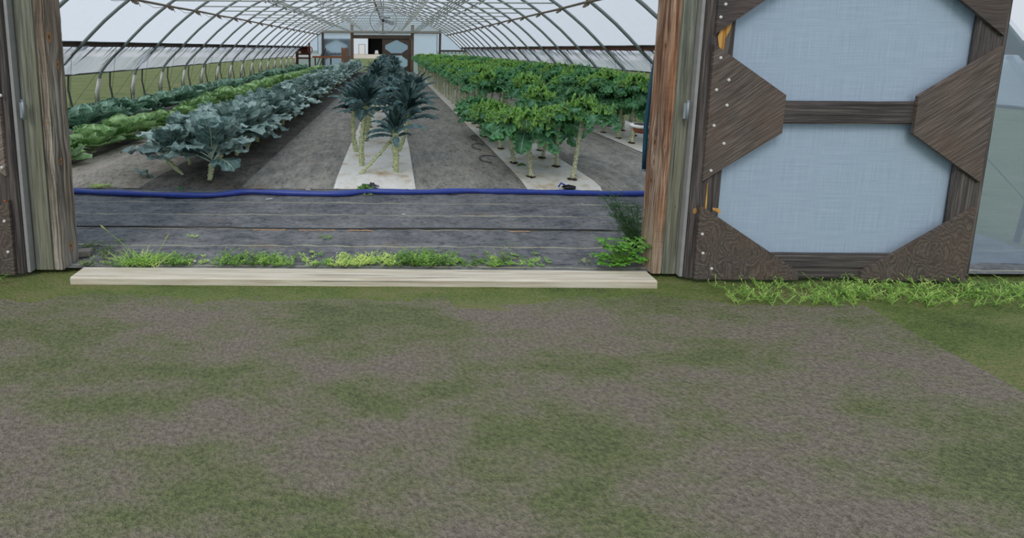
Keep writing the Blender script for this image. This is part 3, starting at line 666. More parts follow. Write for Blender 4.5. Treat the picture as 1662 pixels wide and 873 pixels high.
def wcoll(s): t = (s - .27) / .73; return .130 * math.sin(math.pi * min(1, max(0, t)) ** .85) ** .6 + .002
def wlac(s): t = (s - .08) / .92; return .038 * math.sin(math.pi * max(0, min(1, t * .93 + .04))) ** .55
def wkale(s): t = (s - .22) / .78; return .080 * math.sin(math.pi * min(1, max(0, t)) ** .8) ** .5 + .002
def wcab(s): t = (s - .05) / .95; return .150 * math.sin(math.pi * min(1, max(0, t)) ** .9) ** .55 + .003
KIND['collard'] = [leaf_geo(L, wcoll, a0, a1, 10, 22, cup, .020, 3.2, sd, .26, .0075, 1.2, tw) for L, a0, a1, cup, sd, tw in
                   [(.34, 82, 60, .45, 1, .1), (.42, 72, 30, .30, 2, -.2), (.50, 62, 5, .12, 3, .3), (.54, 52, -18, -.02, 4, -.3), (.50, 42, -12, .0, 5, .2), (.44, 66, 42, .3, 6, 0), (.46, 30, -25, -.05, 7, .2)]]
KIND['lacinato'] = [leaf_geo(L, wlac, a0, a1, 6, 18, cup, .004, 6, sd, .06, .0045, 1.3, tw) for L, a0, a1, cup, sd, tw in
                    [(.26, 88, 70, .5, 1, .1), (.34, 80, 35, -.2, 2, -.3), (.38, 68, 0, -.5, 3, .4), (.42, 58, -30, -.7, 4, -.4), (.38, 40, -45, -.8, 5, .3), (.34, 22, -45, -.7, 6, .2)]]
KIND['kale'] = [leaf_geo(L, wkale, a0, a1, 12, 44, cup, .026, 3.4, sd, .2, .005, 1.1, tw, .024, 12) for L, a0, a1, cup, sd, tw in
                [(.16, 70, 10, .2, 1, 0), (.25, 50, -25, -.1, 2, .2), (.32, 34, -40, -.25, 3, -.2), (.36, 20, -50, -.3, 4, .2), (.34, 4, -62, -.3, 5, 0), (.24, 40, -35, -.2, 6, 0)]]
KIND['cabbage'] = [leaf_geo(L, wcab, a0, a1, 10, 14, cup, .008, 2.6, sd, .04, .006, .8, tw) for L, a0, a1, cup, sd, tw in
                   [(.25, 55, 112, .6, 1, 0), (.28, 36, 80, .55, 2, .1), (.32, 22, 46, .45, 3, -.1), (.34, 8, 14, .25, 4, .1), (.30, 28, 60, .5, 5, 0)]]
LM = {}
def leaf_meshes(kind, mat):
    if (kind, mat.name) not in LM: LM[kind, mat.name] = [geo_mesh('leaf', g, mat) for g in KIND[kind]]
    return LM[kind, mat.name]
RECIPE = {  # (how many, which leaf shapes, extra tilt in degrees, height offset)
    'collard': [(3, (0, 5), 0, .10), (4, (1, 5), 0, .08), (5, (1, 2), 0, .06), (6, (3, 4), 0, .03), (4, (6, 4), 0, .01)],
    'lacinato': [(4, (0,), 0, .05), (6, (1,), 0, .04), (8, (2, 1), 0, .03), (8, (3, 2), 0, .01), (6, (4,), 0, -.02), (4, (5,), 0, -.05)],
    'kale': [(5, (0,), 0, .03), (7, (1, 5), 0, .02), (9, (2, 5), 0, .01), (9, (3, 2), 0, .0), (5, (3, 4), 0, -.02)],
    'cabbage': [(4, (0,), 0, .03), (5, (1, 4), 0, .02), (5, (2,), 0, .01), (5, (3,), 0, 0)],
}
def layout(kind, rs, thin=1., lay=False):
    out = []; az = rs.uniform(0, 6.28)
    for li_, (n, ks, tilt, dz) in enumerate(RECIPE[kind]):
        for i in range(max(2, int(round(n * thin)))):
            az += 2.39996 + rs.uniform(-.25, .25)
            out.append((rs.choice(ks), az, math.radians(rs.uniform(-9, 9)), dz + rs.uniform(-.012, .012), rs.uniform(.85, 1.12)) + ((li_,) if lay else ()))
    return out
def stem_mesh(name, top, r0, r1, mat, knob=.30, bend=(0, 0), n=10, seed=0, step=.014):
    rs = np.random.RandomState(seed); T = Vector(top); m = max(4, int(T.length / step)); q = MB()
    v = []; f = []
    kb = rs.rand(m + 1, n)
    for j in range(m + 1):
        s = j / m; c = Vector((T.x * s + bend[0] * math.sin(math.pi * s), T.y * s + bend[1] * math.sin(math.pi * s), T.z * s)); r = r0 + (r1 - r0) * s
        for k in range(n):
            a = 2 * math.pi * k / n; d = r * (1 + knob * (1.6 if kb[j, k] > .72 else -.1))
            v.append((c.x + d * math.cos(a), c.y + d * math.sin(a), c.z))
    f = [(j * n + k, j * n + (k + 1) % n, (j + 1) * n + (k + 1) % n, (j + 1) * n + k) for j in range(m) for k in range(n)] + [tuple(range(n))[::-1], tuple(range(m * n, m * n + n))]
    q.add(v, f); return q.mesh(name, mat, True)
def join_foliage(kind, mat, seed, thin=1., head=None):
    rs = random.Random(seed); q = MB()
    low = []
    for k, az, tl, dz, sc, ly_ in layout(kind, rs, thin, True):
        low += [ly_ > 2] * len(KIND[kind][k][1])
        V, Fc, UV = KIND[kind][k]; M = np.array(Matrix.Rotation(az, 3, 'Z') @ Matrix.Rotation(tl, 3, 'X')) * sc
        q.add(V @ M.T + np.array([0, 0, dz]), Fc, UV)
    me = q.mesh('foliage', mat, True)
    if mat.name == 'curly_kale_leaf': me.materials.append(M_kale2); me.polygons.foreach_set('material_index', [int(x) for x in low])
    return me
head_b = {}
def cab_head(mat):
    if mat.name in head_b: return head_b[mat.name]
    q = MB(); rs = np.random.RandomState(2)
    for k in range(6):                         # overlapping wrapper leaves
        a0 = k * 1.05; v = []; uv = []
        for j in range(9):
            for i in range(9):
                th = a0 + (i / 8 - .5) * 2.3; b = math.pi * (.95 - .9 * j / 8) ; r = .118 + .004 * k * (.5 + .5 * math.sin(i)) + (.012 * (abs(i - 4) / 4) ** 3 if j > 4 else 0)
                v.append((r * math.sin(b) * math.cos(th), r * math.sin(b) * math.sin(th), .15 + r * .92 * -math.cos(math.pi - b))); uv.append((i / 8, j / 8))
        f = [(j * 9 + i, j * 9 + i + 1, (j + 1) * 9 + i + 1, (j + 1) * 9 + i) for j in range(8) for i in range(8)]; q.add(v, f, uv)
    head_b[mat.name] = q.mesh('head', mat, True); return head_b[mat.name]
FOL = {}
def far_foliage(kind, mat, i):
    k = (kind, mat.name, i)
    if k not in FOL: FOL[k] = join_foliage(kind, mat, 100 + i * 7, .85 if kind != 'kale' else .8)
    return FOL[k]
STM = {}
CNT = {}
def plant(kind, name, loc, mat, label, group, cat, near, height, sc=1., lean=None, bend=(0, 0), stem=M_kstem, r=(.022, .015), seed=0, thin=1., azb=0., skirt=0):
    rs = random.Random(seed * 31 + 5)
    root = empty(name, loc, rs.uniform(0, 6.28) if lean is None else 0); tag(root, label, cat, group)
    if height > .02:
        top = lean if lean is not None else (rs.gauss(0, .05) * height, rs.gauss(0, .05) * height, height)
        if near: me = stem_mesh('stem', top, r[0], r[1], stem, bend=bend, seed=seed)
        else:
            kk = (stem.name, rs.randrange(5), round(height, 1))
            if kk not in STM:
                tt = (rs.gauss(0, .05) * height, rs.gauss(0, .05) * height, round(height, 1)); STM[kk] = (stem_mesh('stem', tt, r[0], r[1], stem, n=7, step=.03, seed=seed), tt)
            me, top = STM[kk]
        link('stem', me, root)
    else: top = (0, 0, .0)
    if near:
        for k, az, tl, dz, s, ly_ in layout(kind, rs, thin, True):
            ms = leaf_meshes(kind, M_kale2 if mat.name == 'curly_kale_leaf' and ly_ > 2 else mat)
            o = link('leaf', ms[k], root, (top[0], top[1], top[2] + dz * sc))
            o.rotation_euler = (Matrix.Rotation(az, 3, 'Z') @ Matrix.Rotation(tl, 3, 'X')).to_euler(); o.scale = (s * sc,) * 3
    else:
        o = link('foliage', far_foliage(kind, mat, rs.randrange(5)), root, top); o.scale = (sc,) * 3; o.rotation_euler = (0, 0, rs.uniform(0, 6.28))
    if skirt:
        T = Vector(top) * (1 - .24 / height)
        if near:
            for k, az, tl, dz, s, ly_ in layout(kind, rs, .75, True):
                if ly_ < 2: continue
                o = link('leaf', leaf_meshes(kind, M_kale2)[k], root, T); o.rotation_euler = (Matrix.Rotation(az, 3, 'Z') @ Matrix.Rotation(tl, 3, 'X')).to_euler(); o.scale = (s * sc,) * 3
        else:
            o = link('lower_foliage', far_foliage(kind, M_kale2, rs.randrange(5)), root, T); o.scale = (sc * .95,) * 3; o.rotation_euler = (0, 0, rs.uniform(0, 6.28))
    if kind == 'cabbage': link('head', cab_head(mat), root, (0, 0, top[2]), scale=sc)
    return root
ORD = ['nearest', 'second', 'third', 'fourth', 'fifth', 'sixth', 'seventh', 'eighth', 'ninth', 'tenth', 'eleventh', 'twelfth', 'thirteenth', 'fourteenth', 'fifteenth', 'sixteenth', 'seventeenth', 'eighteenth', 'nineteenth', 'twentieth']
def ordl(i): return 'nearest the front' if i == 0 else ORD[i] + ' from the front'
NEAR = 10.5
M_hole = plain('dark_planting_hole', srgb(70, 54, 42), .95, 0, .4)
hq = MB(); hq.blob((0, 0, 0), .045, .05, .012, 12, 4, .5); hole_me = hq.mesh('planting_hole', M_hole, True)
def row(kind, name, x, ys, mat, what, line, strip, cat, hfun, scf, stem, r, seed0, jx=.04, near=NEAR, mats=None, custom={}, skirt=0):
    for i, y in enumerate(ys):
        rs = random.Random(seed0 + i); h = hfun(y, rs); sc = scf(y, rs)
        nr = y < near
        X = x + rs.uniform(-jx, jx); c = custom.get(i, {})
        loc = c.get('loc', (X, y, .02))
        lab = '%s, %s in %s' % (what, ordl(i), line) if i < len(ORD) and y < 14 else 'distant %s far along %s' % (what, line)
        grp = '%s in %s' % (cat if cat.endswith('s') else cat + ' plants', line)
        mt = mats[rs.randrange(len(mats))] if mats else mat
        plant(kind, name, loc, mt, c.get('label', lab), grp, cat, nr, c.get('h', h), c.get('sc', sc), c.get('lean'), c.get('bend', (0, 0)), stem, r, seed0 + i, skirt=skirt)
        if strip is not None and nr and stem is not M_cstem: 
            o = link('planting_hole', hole_me, strip, (loc[0], loc[1], .034))
def frange(a, b, s, jit=.05, seed=1):
    rs = random.Random(seed); out = []; y = a
    while y < b: out.append(y + rs.uniform(-jit, jit)); y += s
    return out
# blue-green broad-leaved rows (two lines)
c0, c1 = G(340, 292, .05), G(298, 283, .05)
row('collard', 'broad_leaf_brassica', -1.84, [c0.y] + frange(c0.y + .55, 26, .47, seed=2), M_coll, 'broad blue-green brassica', 'its right-hand line', stripC, 'brassica',
    lambda y, rs: .14 + rs.uniform(0, .06), lambda y, rs: rs.uniform(.95, 1.12), M_cstem, (.016, .030), 200,
    custom={0: dict(loc=(c0.x, c0.y, .05), lean=(.035, .0, .17), h=.17, sc=1.0, label='nearest blue-green brassica with thick pale stalk, close behind the blue hose')})
row('collard', 'broad_leaf_brassica', -2.25, [c1.y] + frange(c1.y + .5, 26, .47, seed=3), M_coll, 'broad blue-green brassica', 'its left-hand line', stripC, 'brassica',
    lambda y, rs: .12 + rs.uniform(0, .05), lambda y, rs: rs.uniform(.84, 1.0), M_cstem, (.014, .027), 300,
    custom={0: dict(loc=(c1.x, c1.y, .04), lean=(-.16, .02, .14), h=.15, sc=.82, label='blue-green brassica leaning left beside the nearest one')})
# cabbages
row('cabbage', 'cabbage', -3.72, frange(5.4, 26, .60, .08, seed=4), M_cabB, 'light green cabbage', 'the inner cabbage row', None, 'cabbage',
    lambda y, rs: .05, lambda y, rs: rs.uniform(.95, 1.3), M_cstem, (.02, .02), 400, jx=.07)
row('cabbage', 'cabbage', -4.62, frange(7.05, 26, .64, .08, seed=5), M_cabA, 'dark green cabbage', 'the row by the left wall', None, 'cabbage',
    lambda y, rs: .10, lambda y, rs: rs.uniform(1.05, 1.45), M_cstem, (.03, .03), 500, jx=.06)
# dark palm-like kale on the centre strip
k1, k2, k3 = G(587, 270, .03), G(643, 280, .03), G(583, 284, .03)
def rel(px, py, b, Y): p = AY(px, py, Y); return (p.x - b.x, p.y - b.y, p.z - b.z)
plant('lacinato', 'palm_kale', k2, M_lac, 'short dark palm-leaved kale standing upright nearest the right strip edge', 'dark palm kale at the front', 'kale', True, .38, .92, rel(641, 216, k2, k2.y), (0, 0), M_lstem, (.027, .033), 601, .75)
plant('lacinato', 'palm_kale', k3, M_lac, 'dark palm kale with diagonally leaning pale stem, nearest the hose', 'dark palm kale at the front', 'kale', True, .6, 1.08, rel(662, 186, k3, k3.y + .35), (.04, .0), M_lstem, (.020, .022), 602)
plant('lacinato', 'palm_kale', k1, M_lac, 'tall dark palm kale on knobbly upright stem at the left strip edge', 'dark palm kale at the front', 'kale', True, .7, 1.05, rel(594, 172, k1, k1.y + .05), (-.02, 0), M_lstem, (.026, .020), 603)
k4 = G(578, 246, .03)
plant('lacinato', 'palm_kale', k4, M_lac, 'dark palm kale partly hidden behind the tall one on the left edge', 'dark palm kale at the front', 'kale', True, .6, .95, rel(574, 178, k4, k4.y), (-.02, 0), M_lstem, (.026, .020), 604)
k5 = G(648, 246, .03)
plant('lacinato', 'palm_kale', k5, M_lac, 'tall dark palm kale behind the short one at the right strip edge', 'dark palm kale at the front', 'kale', True, .7, 1.05, rel(668, 160, k5, k5.y), (.02, 0), M_lstem, (.024, .020), 605)
row('lacinato', 'palm_kale', -.34, frange(6.7, 26, .62, seed=6), M_lac, 'dark palm-leaved kale', 'the centre strip left line', stripD, 'kale',
    lambda y, rs: .58 + min(.10, (y - 6) * .012) + rs.uniform(-.1, .06), lambda y, rs: rs.uniform(.85, 1.0), M_lstem, (.024, .018), 620, near=9.5)
row('lacinato', 'palm_kale', .06, frange(6.6, 26, .62, seed=7), M_lac, 'dark palm-leaved kale', 'the centre strip right line', stripD, 'kale',
    lambda y, rs: .53 + min(.15, (y - 6) * .012) + rs.uniform(-.1, .06), lambda y, rs: rs.uniform(.8, 1.0), M_lstem, (.024, .018), 680, near=9.5)
# curly kale: two lines on the near strip, two on the strip by the right wall
def kc(bx, by, tx, ty, dY=0., **k):
    b = G(bx, by, .03); return dict(loc=tuple(b), lean=rel(tx, ty, b, b.y + dY), **k), b.y
cE, cI = {}, {}
ysE = []
for i, a in enumerate([(929, 291, 947, 184), (903, 270, 907, 196), (880, 256, 897, 200)]): cE[i], y = kc(*a); ysE.append(y)
ysI = []
for i, a in enumerate([(862, 287, 855, 205), (834, 264, 824, 198), (813, 241, 801, 186), (800, 229, 792, 182), (787, 222, 772, 176)]): cI[i], y = kc(*a); ysI.append(y)
cE[0]['label'] = 'curly kale on tall pale knobbly stem, rightmost near the front'; cI[0]['label'] = 'curly kale on pale knobbly stem, nearest on left side of the strip'
khf = lambda y, rs: .66 + min(.16, max(0, y - 5) * .05) + rs.uniform(-.05, .07)
row('kale', 'curly_kale', 1.92, ysE + frange(ysE[-1] + .45, 26.3, .44, seed=8), M_kale, 'bright curly kale', 'the near strip right line', stripE, 'kale', khf,
    lambda y, rs: rs.uniform(.98, 1.2), M_kstem, (.022, .016), 700, mats=[M_kale] * 7 + [M_kale2], custom=cE, near=9.5)
row('kale', 'curly_kale', 1.50, ysI + frange(ysI[-1] + .42, 26.3, .44, seed=9), M_kale, 'bright curly kale', 'the near strip left line', stripE, 'kale', khf,
    lambda y, rs: rs.uniform(.95, 1.15), M_kstem, (.024, .017), 800, mats=[M_kale] * 6 + [M_kale2], custom=cI, near=9.5)
khf2 = lambda y, rs: .76 + rs.uniform(-.06, .06)
for x, s0, nm in ((3.42, 900, 'the wall strip left line'), (3.80, 1000, 'the wall strip right line')):
    row('kale', 'curly_kale', x, frange(6.7 if x < 3.6 else 6.5, 26.3, .44, seed=s0), M_kale2, 'darker curly kale', nm, stripF, 'kale', khf2,
        lambda y, rs: rs.uniform(1.05, 1.25), M_kstem, (.024, .017), s0, mats=[M_kale, M_kale2], skirt=1, near=9.)

# ------------------------------------------------------------------ small things on the floor
# fallen leaf
p = G(224, 272, .12); me = leaf_meshes('collard', M_coll)[4]
o = link('fallen_leaf', me, None, (p.x - .12, p.y - .03, .10), (math.radians(-38), 0, math.radians(-78)), .58); tag(o, 'dark ruffled leaf lying on the brown ground cloth at left', 'leaf')
# young seedlings at the hose
def seedling(px, py, mat, sc, lab, n=9, kind='kale'):
    b = G(px, py, .03); r = empty('seedling', b); tag(r, lab, 'plant')
    for k in range(n):
        me = leaf_meshes(kind, mat)[k % 4]; o = link('leaf', me, r, (0, 0, .0), None, sc * R.uniform(.8, 1.2)); o.rotation_euler = (Matrix.Rotation(k * 2.4, 3, 'Z') @ Matrix.Rotation(R.uniform(-.2, .2), 3, 'X')).to_euler()
M_purp = leaf_mat('purple_dark_leaf', (26, 26, 32), (48, 48, 58), (74, 78, 88), (90, 100, 100), 6, .03, .1)
seedling(592, 306, M_kale, .28, 'small green seedling beside the blue hose at the centre strip')
seedling(604, 303, M_purp, .26, 'small blackish seedling at the front of the centre strip', 10)
seedling(846, 268, M_kale, .2, 'tiny green sprout at the foot of the left kale line', 7)
q = MB(); q.blob((0, 0, 0), .07, .05, .02, 12, 5, .4); p = G(924, 304, .03); o = q.build('dark_hole', M_black, loc=p, smooth=True); tag(o, 'dark hole at the front of the right strip, drawn as black blob', 'scrap')  # black blob put in to draw the dark hole in the strip
q = MB(); q.tube([(-.05, 0, 0), (-.02, .02, .03), (.02, 0, .01)], .009, 6); o = q.build('blue_fitting', M_blue, loc=G(915, 303, .04), smooth=True); tag(o, 'little blue hose fitting beside the dark hole', 'fitting')
q = MB()
for k in range(7): q.blob((R.uniform(-.03, .03), R.uniform(-.015, .015), R.uniform(0, .01)), .010, .008, .006, 6, 4)
o = q.build('green_scrap', plain('bright_green_plastic', srgb(30, 150, 70), .4), loc=G(293, 306, .03), smooth=True); tag(o, 'bright green plastic scrap on the black film behind the blue hose', 'scrap')
q = MB(); q.blob((0, 0, 0), .011, .009, .008, 10, 6, .2); o = q.build('pebble', M_white, loc=G(316, 424, .012), smooth=True); tag(o, 'small white pebble in the weeds left of centre', 'pebble')
q = MB(); q.box(-.11, .045, -.03, .03, 0, .035, Matrix.Rotation(.25, 3, 'Z')); o = q.build('wood_offcut', MpostL, loc=G(136, 414, 0.01)); tag(o, 'short grey wood offcut at the foot of the left post', 'wood')
for (x, y, l, a) in ((437, 323, .06, .3), (500, 308, .05, -.4), (655, 348, .03, .1)):
    q = MB(); q.box(-l / 2, l / 2, -.004, .004, 0, .004, Matrix.Rotation(a, 3, 'Z')); q.box(-l / 4, l / 3, -.008, .0, .002, .005, Matrix.Rotation(a + .5, 3, 'Z')); o = q.build('white_scrap', M_white, loc=G(x, y, .012)); tag(o, 'white scrap on the floor ' + {437: 'in front of the hose, left of centre', 500: 'just behind the hose, left of the centre strip', 655: 'on the front ground cloth at its middle'}[x], 'scrap')
# planter with white scalloped rim behind the right post
M_terra = plain('terracotta', srgb(170, 100, 70), .8, 0, .15)
p = AY(1046, 207, 3.25); pt = empty('hanging_planter', p); tag(pt, 'terracotta planter with white scalloped rim behind the right post', 'planter')
q = MB(); q.tube([(0, 0, -.035), (0, 0, .005)], [.06, .082], 20); q.build('pot', M_terra, pt, True)
q = MB(); n = 40; v = [(rr * math.cos(a) * (1 + .03 * math.sin(a * 12)), rr * math.sin(a) * (1 + .03 * math.sin(a * 12)), z) for rr, z in ((.075, .004), (.092, .002), (.092, .02), (.07, .022)) for a in np.linspace(0, 2 * math.pi, n, endpoint=False)]
q.add(v, [(j * n + i, j * n + (i + 1) % n, (j + 1) * n + (i + 1) % n, (j + 1) * n + i) for j in range(3) for i in range(n)]); q.build('rim', M_white, pt, True)
q = MB(); q.tube([(.075, 0, .01), (.075, -.12, .01), (.075, -.3, .05)], .006, 6); q.build('bracket', M_dark, pt)
for k in range(3): 
    a = k * 2.1; q = MB(); q.tube([(.075 * math.cos(a), .075 * math.sin(a), .01), (0, 0, .0)], .003, 4); q.build('wire', M_dark, pt)

# ------------------------------------------------------------------ weeds along the sill
M_weed = leaf_mat('weed_leaf', (70, 100, 44), (110, 142, 66), (156, 180, 100), (150, 176, 110), 1, 0, .3, 30, .2, .6, .5, .0)
M_weed2 = leaf_mat('dark_weed_leaf', (50, 66, 40), (84, 98, 62), (120, 128, 88), (120, 130, 90), 1, 0, .25, 30, .2, .6, .5, .0)
M_herb = leaf_mat('bright_herb_leaf', (46, 84, 30), (76, 122, 44), (116, 158, 72), (130, 166, 90), 4, .05, .35, 30, .2, .5, .5, .02)
def small_leaf(q, p, d, up, L, w):
    d = d.normalized(); sdv = d.cross(up).normalized(); n = sdv.cross(d)
    P = [p, p + d * L * .35 + sdv * w / 2 + n * .1 * w, p + d * L * .75 + sdv * w * .35, p + d * L - n * .15 * L, p + d * L * .75 - sdv * w * .35, p + d * L * .35 - sdv * w / 2 + n * .1 * w]
    q.add([tuple(a) for a in P], [(0, 1, 2, 5), (5, 2, 3, 4)], [(.5, 0), (.9, .3), (.8, .7), (.5, 1), (.2, .7), (.1, .3)])
def weed(q, b, h, L, w, n, rs, spread=.6):
    for _ in range(n):
        a = rs.uniform(0, 6.28); d = Vector((math.cos(a) * spread, math.sin(a) * spread, 1)).normalized(); hh = h * rs.uniform(.5, 1.1)
        P = [b + d * hh * t + Vector((math.cos(a), math.sin(a), 0)) * (t * t * hh * .35) - Vector((0, 0, t * t * hh * .15)) for t in (0, .35, .7, 1)]
        q.tube([tuple(x) for x in P], .0016, 3, False)
        m = max(3, int(hh / .013))
        for k in range(m):
            t = (k + 1) / m; i = min(2, int(t * 3)); pp = P[i].lerp(P[i + 1], t * 3 - i); aa = k * 2.4 + rs.uniform(-.4, .4)
            small_leaf(q, pp, Vector((math.cos(aa), math.sin(aa), rs.uniform(.1, .7))), Vector((0, 0, 1)), L * rs.uniform(.7, 1.2), w)
rs = random.Random(12)
dens = [(130, 180, .9, .04), (180, 300, 1.6, .05), (300, 345, .5, .02), (345, 450, 1.6, .05), (450, 540, 1.0, .035), (540, 640, 1.7, .05), (640, 745, 2.2, .065), (745, 800, 1.0, .03), (800, 880, 1.2, .035), (880, 905, .4, .02)]
for di, (a, b, dn, hh) in enumerate(dens):
    q = MB()
    for _ in range(int((b - a) * dn * .34)):
        px = rs.uniform(a, b); y = rs.choice((0, 0, 1)) * rs.uniform(0, .14) + rs.uniform(0, .07); g = G(px, 434, .005)
        weed(q, Vector((g.x, g.y + y, .008)), hh * rs.uniform(.7, 1.5) * (1 if y < .09 else .8), .021, .0065, 4, rs)
    o = q.build('weed_patch', M_weed if di not in (0,) else M_weed2, None); 
    tag(o, ['dull weeds at the foot of the left post', 'bright weeds around the grass tuft, left of centre', 'thin weeds around the white pebble', 'bushy weeds right of the white pebble', 'low weeds left of centre along the sill',
            'low weeds at the middle of the sill', 'tallest lush weeds right of centre along the sill', 'sparse low weeds right of the lush clump', 'low weeds with a dry stalk, towards the leafy herb', 'last few weeds before the bare gap'][di], 'weeds', None, 'stuff')
for side_, lab in ((-1, 'rough grass growing along the outside of the left door'), (1, 'rough grass growing along the outside of the right door')):
    q = MB()
    for _ in range(160):
        x = (PL - .3 - rs.random() * 1.9) if side_ < 0 else (PR + .3 + rs.random() * 1.9)
        weed(q, Vector((x, rs.uniform(2.45, 2.66), -.03)), .09, .03, .004, 3, rs, .5)
    o = q.build('grass_patch', M_weed); tag(o, lab, 'grass', None, 'stuff')
# a taller sprig here and there, and dark prostrate weed at left
for k, (px, py, h, lab) in enumerate([(412, 425, .11, 'upright purslane-like sprig at the sill, left of centre'), (818, 428, .13, 'dry upright sprig at the sill, right of centre'), (130 + 345, 424, .07, 'small upright weed sprig in front of the centre-left cloth')]):
    q = MB(); weed(q, G(px, py, .01), h, .026, .009, 5, rs, .25); o = q.build('weed_sprig', M_weed2 if k < 2 else M_weed); tag(o, lab, 'weed')
q = MB()
for _ in range(26):
    g = G(rs.uniform(135, 195), rs.uniform(392, 415), .01); weed(q, g, .05, .02, .007, 3, rs, 1.2)
o = q.build('creeping_weed', M_weed2); tag(o, 'dark creeping weed on the cloth beside the left post', 'weed', None, 'stuff')
q = MB()
for _ in range(16): weed(q, G(rs.uniform(150, 182), rs.uniform(301, 306), .02), .035, .02, .006, 4, rs, 1.)
o = q.build('creeping_weed', M_weed); tag(o, 'small green weed growing behind the blue hose near the left post', 'weed', None, 'stuff')
for (px, py, lb) in ((527, 386, 'tiny weed tuft on the front cloth, left of middle'), (310, 384, 'tiny weed tuft on the front cloth above the white pebble'), (597, 316, 'tiny green weed poking out in front of the hose')):
    q = MB()
    for _ in range(5): weed(q, G(px + rs.uniform(-8, 8), py + rs.uniform(-2, 2), .01), .025, .015, .005, 3, rs, 1.)
    o = q.build('weed_tuft', M_weed); tag(o, lb, 'weed')
# grass tuft with seed heads
gt = empty('grass_tuft', G(225, 432, .005)); tag(gt, 'grass tuft with two arching seed stalks, left of centre by the sill', 'grass')
q = MB()
for _ in range(90):
    a = rs.uniform(0, 6.28); L = rs.uniform(.06, .15); b = Vector((rs.uniform(-.12, .12), rs.uniform(-.02, .05), 0)); d = Vector((math.cos(a), math.sin(a) * .5, 1.0)); d.normalize(); s_ = d.cross(Vector((0, 1, 0))).normalized() * .002
    P = [b + d * L * t + Vector((d.x, d.y, -.35)) * (t * t * L * .7) for t in (0, .4, .75, 1)]
    v = []
    for t, x in zip((1, .9, .6, .05), P): v += [tuple(x - s_ * t), tuple(x + s_ * t)]
    q.add(v, [(0, 1, 3, 2), (2, 3, 5, 4), (4, 5, 7, 6)])
q.build('blade', M_weed, gt)
M_seed = plain('seed_head', srgb(150, 156, 100), .8)
for tip, base in (((171, 372), (232, 432)), ((268, 390), (250, 432))):
    a = AY(*base, gt.location.y) - gt.location; b = AY(*tip, gt.location.y + .05) - gt.location; q = MB(); m_ = a.lerp(b, .5) + Vector((.0, 0, .02)); q.tube([tuple(a), tuple(m_), tuple(b)], .0016, 4); q.build('stalk', M_weed, gt)
    d = (b - m_).normalized(); q = MB(); q.tube([tuple(b - d * .0), tuple(b + d * .02), tuple(b + d * .045)], [.003, .006, .002], 7); q.build('seed_head', M_seed, gt)
# leafy herb by the right post
hb_ = G(1003, 434, .01); hr = empty('leafy_herb', hb_); tag(hr, 'bright green leafy herb at the foot of the right post', 'herb')
ql, qs = MB(), MB()
for k in range(110):
    a = rs.uniform(0, 6.28); h = rs.uniform(.03, .18); rad = rs.uniform(.02, .16)
    tip = Vector((math.cos(a) * rad + .015, math.sin(a) * rad * .6, h)); qs.tube([(0, 0, 0), (tip.x * .4, tip.y * .4, h * .55), tuple(tip)], .0018, 4, False)
    for j in range(3):
        aa = a + (j - 1) * 1.3 + rs.uniform(-.3, .3); dv = Vector((math.cos(aa), math.sin(aa), rs.uniform(-.2, .35))).normalized(); side = dv.cross(Vector((0, 0, 1))).normalized(); L = rs.uniform(.020, .032)
        pts = [tip]; sh = [(.15, .35), (.3, .30), (.42, .55), (.6, .42), (.78, .38), (1, 0), (.78, -.38), (.6, -.42), (.42, -.55), (.3, -.30), (.15, -.35)]
        for t, w in sh: pts.append(tip + dv * L * t + side * L * w + Vector((0, 0, -.25 * L * t * t + .12 * L * abs(w))))
        c = tip + dv * L * .5 + Vector((0, 0, -.05 * L)); P = pts + [c]; n = len(pts)
        ql.add([tuple(x) for x in P], [(i, (i + 1) % n, n) for i in range(n)], [(.5, 0)] + [(.5 + w, t) for t, w in sh] + [(.5, .5)])
qs.build('stem', M_weed, hr); ql.build('foliage', M_herb, hr, False)
q = MB()
for k in range(12): small_leaf(q, G(rs.uniform(938, 975), rs.uniform(424, 434), .01) + Vector((0, 0, rs.uniform(.0, .05))), Vector((rs.uniform(-1, 1), rs.uniform(-1, 1), .5)), Vector((0, 0, 1)), .035, .013)
o = q.build('pale_sprig', M_weed2); tag(o, 'pale drooping sprig left of the leafy herb', 'weed')
# feathery frond behind it
fr = empty('feathery_frond', G(1036, 420, .01)); tag(fr, 'soft feathery dark green frond beside the right post', 'herb')
M_frond = plain('feathery_green', srgb(58, 92, 52), .7, 0, .3)
q = MB(); qs = MB()
for k in range(7):
    top = Vector((rs.uniform(-.17, .02), rs.uniform(-.03, .15), rs.uniform(.16, .52))); P = [top * t + Vector((0, 0, .03 * math.sin(t * 3))) for t in (0, .3, .6, 1)]; qs.tube([tuple(x) for x in P], .0025, 5, False)
    for j in range(70):
        t = rs.uniform(.25, 1); p0 = top * t; d = Vector((rs.gauss(0, 1), rs.gauss(0, 1), rs.gauss(.4, .7))).normalized() * rs.uniform(.03, .075)
        q.tube([tuple(p0), tuple(p0 + d)], .0009, 3, False)
        for _ in range(6):
            s_ = rs.uniform(.3, 1); dd = d * .35 + Vector((rs.gauss(0, 1), rs.gauss(0, 1), rs.gauss(0, 1))).normalized() * .02; q.tube([tuple(p0 + d * s_), tuple(p0 + d * s_ + dd)], .0008, 3, False)
qs.build('stem', M_frond, fr); q.build('foliage', M_frond, fr)

